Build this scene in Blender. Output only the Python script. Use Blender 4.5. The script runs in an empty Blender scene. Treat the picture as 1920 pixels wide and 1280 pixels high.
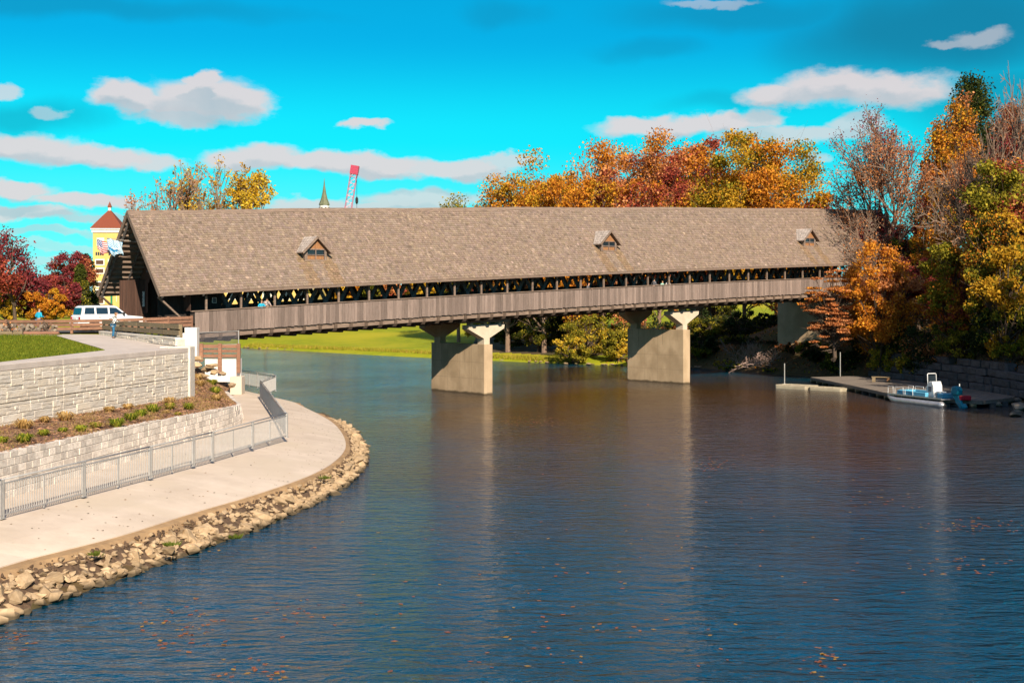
import bpy, bmesh, math, random
import numpy as np
from mathutils import Vector, Matrix
R = random.Random(7)
NR = np.random.default_rng(7)
S = bpy.context.scene
rad = math.radians
# ---------------------------------------------------------------- camera
F, HZ, EYE = 2530., 565., 8.0            # focal length and horizon of the photograph, eye height over the water
cam_d = bpy.data.cameras.new('camera'); cam = bpy.data.objects.new('camera', cam_d)
S.collection.objects.link(cam); S.camera = cam
cam.location = (0, 0, EYE); cam.rotation_euler = (rad(90), 0, 0)
cam_d.sensor_width = 36; cam_d.lens = 36*F/1920; cam_d.shift_y = -(640-HZ)/1920
cam_d.clip_start = .5; cam_d.clip_end = 8000
# ---------------------------------------------------------------- light
SUN_DIR = Vector((-.27, .963, -.58)).normalized()      # direction in which the light travels
sun_d = bpy.data.lights.new('sun', 'SUN'); sun_d.energy = 4.9; sun_d.angle = rad(.5); sun_d.color = (1, .86, .68)
sun = bpy.data.objects.new('sun', sun_d); S.collection.objects.link(sun)
sun.rotation_euler = SUN_DIR.to_track_quat('-Z', 'Y').to_euler(); sun.location = (80, -150, 120)
S.view_settings.view_transform = 'Standard'; S.view_settings.look = 'None'
S.view_settings.exposure = .72; S.view_settings.gamma = 1; S.view_settings.use_curve_mapping = False
W = bpy.data.worlds.new('World'); S.world = W; W.use_nodes = True
SKY_STRENGTH = .068

def build_world():
    nt = W.node_tree; N = nt.nodes; L = nt.links; N.clear()
    out = N.new('ShaderNodeOutputWorld'); bg = N.new('ShaderNodeBackground'); bg.inputs[1].default_value = SKY_STRENGTH
    sky = N.new('ShaderNodeTexSky'); sky.sky_type = 'NISHITA'; sky.sun_disc = False
    sky.sun_elevation = math.asin(-SUN_DIR.z); sky.sun_rotation = math.atan2(-SUN_DIR.x, -SUN_DIR.y)
    sky.air_density = 1.0; sky.dust_density = .3; sky.ozone_density = 2.0
    tint = N.new('ShaderNodeMix'); tint.data_type = 'RGBA'; tint.blend_type = 'MULTIPLY'; tint.inputs[0].default_value = 1
    hs = N.new('ShaderNodeHueSaturation'); hs.inputs['Saturation'].default_value = .45; hs.inputs['Value'].default_value = 1.0
    L.new(sky.outputs[0], hs.inputs['Color']); L.new(hs.outputs[0], tint.inputs[6])
    # cloud field in azimuth / elevation-tangent coordinates (real directions on the sky)
    g = bpy.data.node_groups.new('cloud_field', 'ShaderNodeTree')
    g.interface.new_socket('Vector', in_out='INPUT', socket_type='NodeSocketVector')
    g.interface.new_socket('Density', in_out='OUTPUT', socket_type='NodeSocketFloat')
    gi = g.nodes.new('NodeGroupInput'); go = g.nodes.new('NodeGroupOutput'); gl = g.links
    def noise(scale, det, rough, src):
        n = g.nodes.new('ShaderNodeTexNoise'); n.inputs['Scale'].default_value = scale; n.inputs['Detail'].default_value = det
        n.inputs['Roughness'].default_value = rough; gl.new(src, n.inputs['Vector']); return n
    sq = g.nodes.new('ShaderNodeVectorMath'); sq.operation = 'MULTIPLY'; sq.inputs[1].default_value = (1, 1.7, 1); gl.new(gi.outputs[0], sq.inputs[0])
    n1 = noise(20, 8, .6, sq.outputs[0])
    sb = g.nodes.new('ShaderNodeVectorMath'); sb.operation = 'SUBTRACT'; sb.inputs[1].default_value = (.5, .5, .5); gl.new(n1.outputs['Color'], sb.inputs[0])
    sc = g.nodes.new('ShaderNodeVectorMath'); sc.operation = 'MULTIPLY'; sc.inputs[1].default_value = (.055, .03, 0); gl.new(sb.outputs[0], sc.inputs[0])
    ad = g.nodes.new('ShaderNodeVectorMath'); ad.operation = 'ADD'; gl.new(gi.outputs[0], ad.inputs[0]); gl.new(sc.outputs[0], ad.inputs[1])
    # cumulus: (centre u, centre v, half width, half height, weight) read off the photograph as sky directions
    CL = [(225,180,58,30,1),(300,195,90,22,1),(375,185,105,48,1),(455,195,62,34,1),(345,215,95,22,.9),(372,148,36,18,1),
          (5,174,34,15,.75),(100,216,38,12,.45),(675,231,48,12,1),
          (40,278,120,30,1),(150,290,150,24,1),(265,297,90,18,.9),
          (480,292,92,30,1),(570,303,110,22,1),(700,306,120,22,1),(850,314,125,20,.95),(950,305,60,14,.8),
          (15,357,80,18,1),(150,376,100,15,1),(50,402,110,15,.9),(170,412,110,10,.7),
          (590,382,110,17,.85),(790,372,130,24,.8),(690,388,120,12,.8),(60,440,130,9,.55),(90,470,150,8,.4),(60,496,160,7,.4),
          (1470,178,88,24,1),(1570,163,105,36,1),(1670,170,110,36,1),
          (1230,236,110,20,1),(1340,230,110,22,1),(1436,222,34,24,.9),(1500,252,160,19,.8),(1610,228,52,26,.75),(1530,293,34,13,.6),
          (1845,72,62,20,.5),(1780,80,42,11,.45),(1340,4,90,9,.4)]
    last = None
    for cu, cv, rx, ry, wt in CL:
        az = math.atan((cu-960)/F); el = (HZ-cv)/F*math.cos(az)
        s = g.nodes.new('ShaderNodeVectorMath'); s.operation = 'SUBTRACT'; s.inputs[1].default_value = (az, el, 0); gl.new(ad.outputs[0], s.inputs[0])
        m = g.nodes.new('ShaderNodeVectorMath'); m.operation = 'MULTIPLY'; m.inputs[1].default_value = (F/(rx*.97), F/(ry*.88), 0); gl.new(s.outputs[0], m.inputs[0])
        ln = g.nodes.new('ShaderNodeVectorMath'); ln.operation = 'LENGTH'; gl.new(m.outputs[0], ln.inputs[0])
        mr = g.nodes.new('ShaderNodeMapRange'); mr.interpolation_type = 'SMOOTHSTEP'
        mr.inputs[1].default_value = 1.25; mr.inputs[2].default_value = .66; mr.inputs[3].default_value = 0; mr.inputs[4].default_value = wt
        gl.new(ln.outputs['Value'], mr.inputs[0])
        if last is None: last = mr
        else:
            mx = g.nodes.new('ShaderNodeMath'); mx.operation = 'MAXIMUM'; gl.new(last.outputs[0], mx.inputs[0]); gl.new(mr.outputs[0], mx.inputs[1]); last = mx
    # unseen cumulus added outside the frame as neutral fill, kept off the reflected sky
    nb = noise(3.2, 5, .55, ad.outputs[0])
    mr = g.nodes.new('ShaderNodeMapRange'); mr.interpolation_type = 'SMOOTHSTEP'; mr.inputs[1].default_value = .47; mr.inputs[2].default_value = .6; mr.inputs[4].default_value = .85
    gl.new(nb.outputs[0], mr.inputs[0])
    sx = g.nodes.new('ShaderNodeSeparateXYZ'); gl.new(gi.outputs[0], sx.inputs[0])
    m1 = g.nodes.new('ShaderNodeMapRange'); m1.inputs[1].default_value = .75; m1.inputs[2].default_value = .95; gl.new(sx.outputs[1], m1.inputs[0])
    ab = g.nodes.new('ShaderNodeMath'); ab.operation = 'ABSOLUTE'; gl.new(sx.outputs[0], ab.inputs[0])
    m2 = g.nodes.new('ShaderNodeMapRange'); m2.inputs[1].default_value = .42; m2.inputs[2].default_value = .6; gl.new(ab.outputs[0], m2.inputs[0])
    mm = g.nodes.new('ShaderNodeMath'); mm.operation = 'MAXIMUM'; gl.new(m1.outputs[0], mm.inputs[0]); gl.new(m2.outputs[0], mm.inputs[1])
    mu = g.nodes.new('ShaderNodeMath'); mu.operation = 'MULTIPLY'; gl.new(mr.outputs[0], mu.inputs[0]); gl.new(mm.outputs[0], mu.inputs[1])
    mx = g.nodes.new('ShaderNodeMath'); mx.operation = 'MAXIMUM'; gl.new(last.outputs[0], mx.inputs[0]); gl.new(mu.outputs[0], mx.inputs[1])
    gl.new(mx.outputs[0], go.inputs[0])
    def veil(src):
        n1 = N.new('ShaderNodeTexNoise'); n1.inputs['Scale'].default_value = 9; n1.inputs['Detail'].default_value = 5; L.new(src, n1.inputs['Vector'])
        a1 = N.new('ShaderNodeVectorMath'); a1.operation = 'SUBTRACT'; a1.inputs[1].default_value = (.5, .5, .5); L.new(n1.outputs['Color'], a1.inputs[0])
        a2 = N.new('ShaderNodeVectorMath'); a2.operation = 'MULTIPLY'; a2.inputs[1].default_value = (.09, .045, 0); L.new(a1.outputs[0], a2.inputs[0])
        a3 = N.new('ShaderNodeVectorMath'); a3.operation = 'ADD'; L.new(src, a3.inputs[0]); L.new(a2.outputs[0], a3.inputs[1]); last = None
        for cu, cv, rx, ry, wt in [(1780,60,280,95,.85),(1880,190,170,75,.6),(1400,20,260,34,.45),(1200,90,95,22,.3),(945,30,75,24,.3),(40,215,130,34,.45),(120,5,420,26,.4),(330,228,120,14,.3),(1350,196,130,20,.25),(640,395,240,16,.2)]:
            az = math.atan((cu-960)/F); el = (HZ-cv)/F*math.cos(az)
            q = N.new('ShaderNodeVectorMath'); q.operation = 'SUBTRACT'; q.inputs[1].default_value = (az, el, 0); L.new(a3.outputs[0], q.inputs[0])
            m = N.new('ShaderNodeVectorMath'); m.operation = 'MULTIPLY'; m.inputs[1].default_value = (F/rx, F/ry, 0); L.new(q.outputs[0], m.inputs[0])
            ln = N.new('ShaderNodeVectorMath'); ln.operation = 'LENGTH'; L.new(m.outputs[0], ln.inputs[0])
            r_ = N.new('ShaderNodeMapRange'); r_.interpolation_type = 'SMOOTHSTEP'; r_.inputs[1].default_value = 1.4; r_.inputs[2].default_value = .3; r_.inputs[3].default_value = 0; r_.inputs[4].default_value = wt; L.new(ln.outputs['Value'], r_.inputs[0])
            if last is None: last = r_
            else: x_ = N.new('ShaderNodeMath'); x_.operation = 'MAXIMUM'; L.new(last.outputs[0], x_.inputs[0]); L.new(r_.outputs[0], x_.inputs[1]); last = x_
        return last.outputs[0]
    tc = N.new('ShaderNodeTexCoord'); sp = N.new('ShaderNodeSeparateXYZ'); L.new(tc.outputs['Generated'], sp.inputs[0])
    def m_(op, a, b=None, v=None):
        n = N.new('ShaderNodeMath'); n.operation = op; L.new(a, n.inputs[0])
        if b is not None: L.new(b, n.inputs[1])
        if v is not None: n.inputs[1].default_value = v
        return n.outputs[0]
    az = m_('ARCTAN2', sp.outputs[0], sp.outputs[1])
    hyp = m_('SQRT', m_('ADD', m_('MULTIPLY', sp.outputs[0], sp.outputs[0]), m_('MULTIPLY', sp.outputs[1], sp.outputs[1])))
    el = m_('DIVIDE', sp.outputs[2], m_('MAXIMUM', hyp, v=.02))
    cb = N.new('ShaderNodeCombineXYZ'); L.new(az, cb.inputs[0]); L.new(el, cb.inputs[1])
    # the graded cyan of the photograph's sky: pale at the horizon, deeper with height, the same all round
    tr = N.new('ShaderNodeValToRGB'); L.new(el, tr.inputs[0]); cr = tr.color_ramp; cr.interpolation = 'EASE'
    cr.elements[0].position = 0; cr.elements[0].color = (.42, .86, 1.0, 1); cr.elements[1].position = 1; cr.elements[1].color = (.10, .34, .80, 1)
    for ps, c_ in ((.05, (.12, .96, 1.02)), (.12, (.01, .95, 1.06)), (.2, (.004, .62, .98)), (.4, (.006, .52, 1.05))):
        e_ = cr.elements.new(ps); e_.color = (*c_, 1)
    L.new(tr.outputs[0], tint.inputs[7])
    ga = N.new('ShaderNodeGroup'); ga.node_tree = g; L.new(cb.outputs[0], ga.inputs[0])
    up = N.new('ShaderNodeVectorMath'); up.operation = 'ADD'; up.inputs[1].default_value = (.004, .012, 0); L.new(cb.outputs[0], up.inputs[0])
    gb = N.new('ShaderNodeGroup'); gb.node_tree = g; L.new(up.outputs[0], gb.inputs[0])
    shade = N.new('ShaderNodeMapRange'); shade.inputs[1].default_value = .2; shade.inputs[2].default_value = 1.0
    shade.inputs[3].default_value = 0; shade.inputs[4].default_value = 1; L.new(gb.outputs[0], shade.inputs[0])
    cn = N.new('ShaderNodeTexNoise'); cn.inputs['Scale'].default_value = 30; cn.inputs['Detail'].default_value = 5; L.new(cb.outputs[0], cn.inputs['Vector'])
    sh2 = m_('MULTIPLY', shade.outputs[0], cn.outputs[0]); sh2 = m_('MULTIPLY', sh2, v=1.35)
    cc = N.new('ShaderNodeMix'); cc.data_type = 'RGBA'; cc.clamp_factor = True
    k = 1/SKY_STRENGTH
    cc.inputs[6].default_value = (.46*k, .42*k, .425*k, 1); cc.inputs[7].default_value = (.29*k, .325*k, .36*k, 1); L.new(sh2, cc.inputs[0])
    mxx = N.new('ShaderNodeMix'); mxx.data_type = 'RGBA'; fa = m_('MULTIPLY', ga.outputs[0], v=.92); L.new(fa, mxx.inputs[0])
    vm = N.new('ShaderNodeMix'); vm.data_type = 'RGBA'; L.new(veil(cb.outputs[0]), vm.inputs[0]); L.new(tint.outputs[2], vm.inputs[6]); vm.inputs[7].default_value = (.005*k, .13*k, .22*k, 1)
    L.new(vm.outputs[2], mxx.inputs[6]); L.new(cc.outputs[2], mxx.inputs[7])
    L.new(mxx.outputs[2], bg.inputs[0]); L.new(bg.outputs[0], out.inputs[0])
build_world()
S.render.engine = 'CYCLES'
S.cycles.max_bounces = 6; S.cycles.diffuse_bounces = 3; S.cycles.glossy_bounces = 4; S.cycles.transparent_max_bounces = 16
S.cycles.caustics_reflective = False; S.cycles.caustics_refractive = False

# ---------------------------------------------------------------- helpers
def P(u, v, Y): return Vector(((u-960)/F*Y, Y, EYE-(v-HZ)/F*Y))
def G(u, v, z):
    Y = F*(EYE-z)/(v-HZ); return Vector(((u-960)/F*Y, Y, z))
def tag(o, label=None, cat=None, group=None, kind=None):
    if label: o['label'] = label
    if cat: o['category'] = cat
    if group: o['group'] = group
    if kind: o['kind'] = kind
    return o
def link(o): S.collection.objects.link(o); return o
def empty(name, loc, rz=0, label=None, cat=None, group=None):
    o = link(bpy.data.objects.new(name, None)); o.location = loc; o.rotation_euler = (0, 0, rz); o.empty_display_size = .3
    return tag(o, label, cat, group)
def copy_tree(o, parent=None):
    c = o.copy(); link(c); c.parent = parent
    for ch in o.children: copy_tree(ch, c)
    return c
class MB:
    def __init__(s): s.v = []; s.f = []; s.m = []; s.c = []
    def add(s, vs, fs, mi=0, col=None):
        o = len(s.v); s.v += [tuple(p) for p in vs]
        for f in fs: s.f.append([o+i for i in f]); s.m.append(mi); s.c.append(col or (1, 1, 1))
        return s
    def box(s, x0, x1, y0, y1, z0, z1, mi=0, col=None):
        return s.add([(x0,y0,z0),(x1,y0,z0),(x1,y1,z0),(x0,y1,z0),(x0,y0,z1),(x1,y0,z1),(x1,y1,z1),(x0,y1,z1)],
                     [(3,2,1,0),(4,5,6,7),(0,1,5,4),(1,2,6,5),(2,3,7,6),(3,0,4,7)], mi, col)
    def beam(s, p, q, a, b, up=(0, 0, 1), mi=0, col=None):      # a: width across, b: size along up
        p = Vector(p); q = Vector(q); d = (q-p).normalized(); up = Vector(up)
        x = d.cross(up)
        if x.length < 1e-4: x = d.cross(Vector((1, 0, 0)))
        x.normalize(); y = x.cross(d); x *= a/2; y *= b/2
        vs = [p-x-y, p+x-y, p+x+y, p-x+y, q-x-y, q+x-y, q+x+y, q-x+y]
        return s.add(vs, [(0,1,2,3),(7,6,5,4),(0,4,5,1),(1,5,6,2),(2,6,7,3),(3,7,4,0)], mi, col)
    def tube(s, pts, rs, n=6, mi=0, cap=True, col=None):
        pts = [Vector(p) for p in pts]
        if not hasattr(rs, '__len__'): rs = [rs]*len(pts)
        o = len(s.v); ref = None
        for i, p in enumerate(pts):
            d = (pts[min(i+1, len(pts)-1)]-pts[max(i-1, 0)])
            d = d.normalized() if d.length > 1e-6 else Vector((0, 0, 1))
            if ref is None: ref = Vector((1, 0, 0)) if abs(d.x) < .8 else Vector((0, 1, 0))
            x = (ref-d*ref.dot(d)).normalized(); y = d.cross(x); ref = x
            for k in range(n):
                a = 2*math.pi*k/n; w = p+(x*math.cos(a)+y*math.sin(a))*rs[i]; s.v.append(tuple(w))
        for i in range(len(pts)-1):
            for k in range(n):
                k2 = (k+1) % n; s.f.append([o+i*n+k, o+i*n+k2, o+(i+1)*n+k2, o+(i+1)*n+k]); s.m.append(mi); s.c.append(col or (1,1,1))
        if cap:
            s.f.append([o+k for k in range(n)][::-1]); s.m.append(mi); s.c.append(col or (1,1,1))
            e = o+(len(pts)-1)*n; s.f.append([e+k for k in range(n)]); s.m.append(mi); s.c.append(col or (1,1,1))
        return s
    def prism(s, poly, axis, a0, a1, mi=0, col=None):            # polygon in the two other axes, extruded along axis
        n = len(poly)
        def mk(a, p): return (a, p[0], p[1]) if axis == 0 else ((p[0], a, p[1]) if axis == 1 else (p[0], p[1], a))
        vs = [mk(a0, p) for p in poly]+[mk(a1, p) for p in poly]
        fs = [tuple(range(n))[::-1], tuple(range(n, 2*n))]+[(i, (i+1) % n, n+(i+1) % n, n+i) for i in range(n)]
        return s.add(vs, fs, mi, col)
    def build(s, name, mats, parent=None, loc=None, smooth=False, fix=True, bevel=0, tint=False):
        me = bpy.data.meshes.new(name); me.from_pydata(s.v, [], s.f)
        if not isinstance(mats, (list, tuple)): mats = [mats]
        for m in mats: me.materials.append(m)
        if len(mats) > 1: me.polygons.foreach_set('material_index', s.m)
        if fix and len(s.f) < 4000:
            b = bmesh.new(); b.from_mesh(me); bmesh.ops.recalc_face_normals(b, faces=b.faces); b.to_mesh(me); b.free()
        if tint:
            a = me.attributes.new('tint', 'FLOAT_COLOR', 'FACE'); arr = np.ones((len(s.f), 4), np.float32); arr[:, :3] = s.c
            a.data.foreach_set('color', arr.ravel())
        if smooth: me.polygons.foreach_set('use_smooth', [True]*len(s.f))
        me.update()
        o = link(bpy.data.objects.new(name, me)); o.parent = parent
        if loc is not None: o.location = loc
        if bevel:
            bv = o.modifiers.new('bevel', 'BEVEL'); bv.width = bevel; bv.segments = 2; bv.limit_method = 'ANGLE'
        return o
def piece(name, me, parent, loc, rot=(0, 0, 0), scale=(1, 1, 1)):
    o = link(bpy.data.objects.new(name, me)); o.parent = parent; o.location = loc; o.rotation_euler = rot; o.scale = scale; return o
def mesh_only(mb, name, mats, **k):
    o = mb.build(name, mats, **k); me = o.data; bpy.data.objects.remove(o); return me

# ---------------------------------------------------------------- materials
def M(name, col, col2=None, rough=.8, scale=3., stretch=(1, 1, 1), bump=0., bscale=15., rnd=.0, metal=0., spec=.3, tint=False,
      lo=.35, hi=.65, col3=None, scale3=.6, trans=0., world=False, detail=5, dist=.05, wet=False):
    m = bpy.data.materials.new(name); m.use_nodes = True; nt = m.node_tree; N = nt.nodes; L = nt.links
    b = N['Principled BSDF']; b.inputs['Roughness'].default_value = rough; b.inputs['Metallic'].default_value = metal
    b.inputs['Specular IOR Level'].default_value = spec
    tc = N.new('ShaderNodeTexCoord'); oi = N.new('ShaderNodeObjectInfo')
    src = tc.outputs['Object']
    if world:
        geo = N.new('ShaderNodeNewGeometry'); src = geo.outputs['Position']
    ofs = N.new('ShaderNodeMath'); ofs.operation = 'MULTIPLY'; ofs.inputs[1].default_value = 37.; L.new(oi.outputs['Random'], ofs.inputs[0])
    va = N.new('ShaderNodeVectorMath'); va.operation = 'ADD'; L.new(src, va.inputs[0])
    if not world: L.new(ofs.outputs[0], va.inputs[1])
    mp = N.new('ShaderNodeVectorMath'); mp.operation = 'MULTIPLY'; mp.inputs[1].default_value = stretch; L.new(va.outputs[0], mp.inputs[0])
    n = N.new('ShaderNodeTexNoise'); n.inputs['Scale'].default_value = scale; n.inputs['Detail'].default_value = detail; n.inputs['Roughness'].default_value = .65
    L.new(mp.outputs[0], n.inputs['Vector'])
    mr = N.new('ShaderNodeMapRange'); mr.inputs[1].default_value = lo; mr.inputs[2].default_value = hi; L.new(n.outputs[0], mr.inputs[0])
    mix = N.new('ShaderNodeMix'); mix.data_type = 'RGBA'; L.new(mr.outputs[0], mix.inputs[0])
    c2 = col2 or tuple(c*.7 for c in col)
    mix.inputs[6].default_value = (*col, 1); mix.inputs[7].default_value = (*c2, 1); cur = mix.outputs[2]
    if col3:
        n3 = N.new('ShaderNodeTexNoise'); n3.inputs['Scale'].default_value = scale3; n3.inputs['Detail'].default_value = 4; L.new(va.outputs[0], n3.inputs['Vector'])
        m3 = N.new('ShaderNodeMapRange'); m3.inputs[1].default_value = .45; m3.inputs[2].default_value = .65; L.new(n3.outputs[0], m3.inputs[0])
        x3 = N.new('ShaderNodeMix'); x3.data_type = 'RGBA'; L.new(m3.outputs[0], x3.inputs[0]); L.new(cur, x3.inputs[6]); x3.inputs[7].default_value = (*col3, 1); cur = x3.outputs[2]
    if rnd:
        rr = N.new('ShaderNodeMapRange'); rr.inputs[3].default_value = 1-rnd; rr.inputs[4].default_value = 1+rnd; L.new(oi.outputs['Random'], rr.inputs[0])
        sc = N.new('ShaderNodeVectorMath'); sc.operation = 'SCALE'; L.new(cur, sc.inputs[0]); L.new(rr.outputs[0], sc.inputs[3]); cur = sc.outputs[0]
    if tint:
        at = N.new('ShaderNodeAttribute'); at.attribute_name = 'tint'
        tm = N.new('ShaderNodeMix'); tm.data_type = 'RGBA'; tm.blend_type = 'MULTIPLY'; tm.inputs[0].default_value = 1
        L.new(cur, tm.inputs[6]); L.new(at.outputs['Color'], tm.inputs[7]); cur = tm.outputs[2]
    if wet:
        g_ = N.new('ShaderNodeNewGeometry'); sz = N.new('ShaderNodeSeparateXYZ'); L.new(g_.outputs['Position'], sz.inputs[0])
        nw = N.new('ShaderNodeTexNoise'); nw.inputs['Scale'].default_value = 1.5; L.new(g_.outputs['Position'], nw.inputs['Vector'])
        aw = N.new('ShaderNodeMath'); aw.operation = 'MULTIPLY_ADD'; aw.inputs[1].default_value = .25; L.new(nw.outputs[0], aw.inputs[0]); L.new(sz.outputs[2], aw.inputs[2])
        mw = N.new('ShaderNodeMapRange'); mw.inputs[1].default_value = .2; mw.inputs[2].default_value = .34; L.new(aw.outputs[0], mw.inputs[0])
        xw = N.new('ShaderNodeMix'); xw.data_type = 'RGBA'; L.new(mw.outputs[0], xw.inputs[0]); xw.inputs[6].default_value = (.085, .062, .035, 1); L.new(cur, xw.inputs[7]); cur = xw.outputs[2]
    L.new(cur, b.inputs['Base Color'])
    if bump:
        nb = N.new('ShaderNodeTexNoise'); nb.inputs['Scale'].default_value = bscale; nb.inputs['Detail'].default_value = 6; L.new(mp.outputs[0], nb.inputs['Vector'])
        bp = N.new('ShaderNodeBump'); bp.inputs['Strength'].default_value = bump; bp.inputs['Distance'].default_value = dist; L.new(nb.outputs[0], bp.inputs['Height']); L.new(bp.outputs[0], b.inputs['Normal'])
    if trans:
        tr = N.new('ShaderNodeBsdfTranslucent'); L.new(cur, tr.inputs[0]); ms = N.new('ShaderNodeMixShader'); ms.inputs[0].default_value = trans
        out = N['Material Output']; L.new(b.outputs[0], ms.inputs[1]); L.new(tr.outputs[0], ms.inputs[2]); L.new(ms.outputs[0], out.inputs[0])
    return m
m_plank = M('weathered_plank', (.31,.235,.20), (.12,.088,.074), .85, 2.6, (14,14,.7), bump=.6, bscale=6, rnd=.30, lo=.36, hi=.64)
m_beam = M('weathered_beam', (.26,.19,.145), (.13,.09,.07), .85, 2, (.8,8,8), bump=.4, bscale=6, rnd=.1)
m_darkbeam = M('shaded_underside_wood', (.13,.09,.065), (.07,.05,.038), .9, 2, (.8,8,8), bump=.3, rnd=.15)  # darker copy of the beam wood, shade put into its colour
m_truss = M('dark_stained_truss_wood', (.16,.145,.14), (.09,.082,.08), .75, 4, (1,1,1), bump=.2, rnd=.25)
m_redwood = M('reddish_portal_boards', (.10,.05,.035), (.045,.026,.02), .85, 2, (8,8,.8), bump=.4, rnd=.2)
m_blackwood = M('blackened_portal_boards', (.035,.028,.024), (.016,.013,.012), .8, 2, (8,8,.8), bump=.4)
m_shingle = M('cedar_shingle', (.30,.228,.182), (.175,.130,.103), .85, 7, (1,2,1), bump=.3, bscale=30, tint=True, col3=(.235,.18,.145), scale3=.3, spec=.2)
m_shingle2 = M('pale_dormer_shingle', (.52,.45,.40), (.33,.28,.25), .8, 5, bump=.3, tint=True)
m_orangewood = M('orange_dormer_boards', (.36,.17,.07), (.2,.10,.05), .8, 3, (6,6,1), bump=.2)
m_conc = M('pier_concrete', (.52,.385,.25), (.40,.29,.18), .85, .9, (1,1,.35), bump=.15, bscale=25, col3=(.36,.26,.16), scale3=.5, wet=True)
m_white = M('white_painted_concrete', (.80,.76,.72), (.66,.62,.57), .8, 1.5, bump=.1)
m_prom = M('promenade_concrete', (.66,.55,.45), (.54,.44,.35), .8, .5, (1,1,1), bump=.12, bscale=20, world=True, col3=(.58,.48,.375), scale3=.35)
m_path = M('upper_path_concrete', (.60,.52,.46), (.50,.43,.38), .85, .8, bump=.1, world=True)
m_sand = M('sand', (.42,.27,.14), (.30,.19,.10), .95, 2, bump=.3, bscale=12, world=True)
m_ashlar = M('ashlar_stone', (.76,.70,.62), (.64,.57,.48), .85, 1.6, bump=.55, bscale=9, rnd=.09, col3=(.70,.61,.49), scale3=.7)
m_ashjoint = M('ashlar_joint', (.55,.50,.43), None, .95, 3, bump=.3)
m_block = M('split_face_block', (.72,.65,.57), (.52,.44,.38), .9, 3.2, (1,1,.6), bump=.5, bscale=10, rnd=.22, lo=.42, hi=.70)
m_dark = M('dark_gap', (.03,.026,.022), None, .95)
m_mulch = M('bark_mulch', (.26,.14,.09), (.11,.06,.042), .95, 9, bump=1, bscale=18, world=True, detail=9, col3=(.34,.22,.12), scale3=.9)
m_grass = M('mown_grass', (.14,.155,.008), (.08,.11,.006), .9, 1.6, bump=.6, bscale=9, world=True, col3=(.22,.21,.02), scale3=.12, spec=.1)
m_lawn2 = M('far_bank_grass', (.30,.32,.012), (.20,.24,.012), .9, .6, bump=.6, bscale=3, world=True, col3=(.38,.34,.02), scale3=.05, spec=.1)
m_litter = M('leaf_litter', (.14,.085,.035), (.05,.035,.018), .95, 2.5, bump=1, bscale=4, world=True, detail=9, col3=(.07,.06,.02), scale3=.2)
m_soil = M('dark_bank_soil', (.16,.10,.06), (.07,.045,.03), .95, 5, bump=1, bscale=9, world=True)
m_road = M('approach_asphalt', (.12,.11,.10), (.09,.08,.075), .9, 2, bump=.2, world=True)
m_rock = M('limestone_riprap', (.47,.34,.21), (.33,.225,.125), .85, 2.5, bump=.5, bscale=7, rnd=.28, wet=True)
m_rockd = M('dark_retaining_boulder', (.10,.095,.10), (.05,.048,.05), .85, 2.5, bump=.7, bscale=5, rnd=.25)
m_fieldstone = M('fieldstone', (.30,.24,.18), (.14,.11,.085), .9, 3, bump=.5, rnd=.35)
m_galv = M('galvanised_steel', (.46,.45,.435), (.38,.37,.36), .5, 6, metal=.4)
m_steel = M('bare_metal_pole', (.62,.6,.56), None, .4, metal=.5)
m_fencer = M('redwood_fence', (.30,.155,.095), (.18,.09,.06), .85, 2, (1,8,8), bump=.3, rnd=.15)
m_fenceo = M('weathered_fence', (.25,.19,.11), (.15,.11,.065), .85, 2, (1,8,8), bump=.3, rnd=.15)
m_bark = M('bark', (.13,.09,.065), (.06,.042,.03), .95, 4, (4,4,.8), bump=.8, bscale=8)
m_barkp = M('pale_bark', (.27,.18,.125), (.14,.095,.07), .95, 4, (4,4,.8), bump=.6, bscale=8)
m_leaf = M('autumn_leaf', (1,1,1), (.72,.72,.72), .7, .8, tint=True, trans=.32, spec=.15)
m_yellow = M('yellow_stucco', (.62,.44,.14), (.56,.39,.12), .85, .5)
m_tile = M('red_roof_tile', (.22,.055,.028), (.17,.045,.024), .8, 3, (1,1,6), bump=.3)
m_wtrim = M('white_trim', (.80,.78,.72), None, .6)
m_dglass = M('dark_window_glass', (.02,.03,.04), None, .12, spec=.8)
m_brownw = M('brown_shutter', (.10,.05,.03), None, .8)
m_green = M('green_door_paint', (.02,.22,.10), None, .5)
m_car = M('white_car_paint', (.82,.82,.83), (.79,.79,.8), .22, spec=.6)
m_tyre = M('black_rubber', (.02,.02,.02), None, .8)
m_chrome = M('chrome', (.7,.7,.72), None, .2, metal=1)
m_red = M('red_lamp_plastic', (.6,.01,.02), None, .3)
m_black = M('black_plastic', (.02,.02,.022), None, .5)
m_spire = M('aged_copper_green', (.16,.17,.10), (.11,.12,.07), .6, 2)
m_crane = M('crimson_crane_paint', (.42,.04,.09), None, .5)
m_cranep = M('faded_pink_crane_paint', (.55,.18,.26), (.6,.45,.5), .6, .3)
m_skin = M('skin', (.55,.32,.22), None, .6)
m_hairb = M('brown_hair', (.18,.09,.04), (.3,.17,.07), .7, 20)
m_hairg = M('grey_hair', (.35,.33,.31), None, .7)
m_hairr = M('red_hair', (.42,.12,.03), None, .7)
m_blue = M('bright_blue_fabric', (.02,.42,.62), (.015,.33,.5), .8, 4)
m_jean = M('blue_denim', (.03,.16,.30), (.02,.10,.2), .85, 10)
m_greyf = M('grey_fabric', (.13,.13,.15), None, .85)
m_mint = M('mint_fabric', (.35,.68,.55), None, .85)
m_whitef = M('white_fabric', (.78,.74,.72), None, .85)
m_float = M('plastic_float_dock', (.40,.35,.25), (.33,.28,.20), .6, 1.5, bump=.2, bscale=6)
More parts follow.
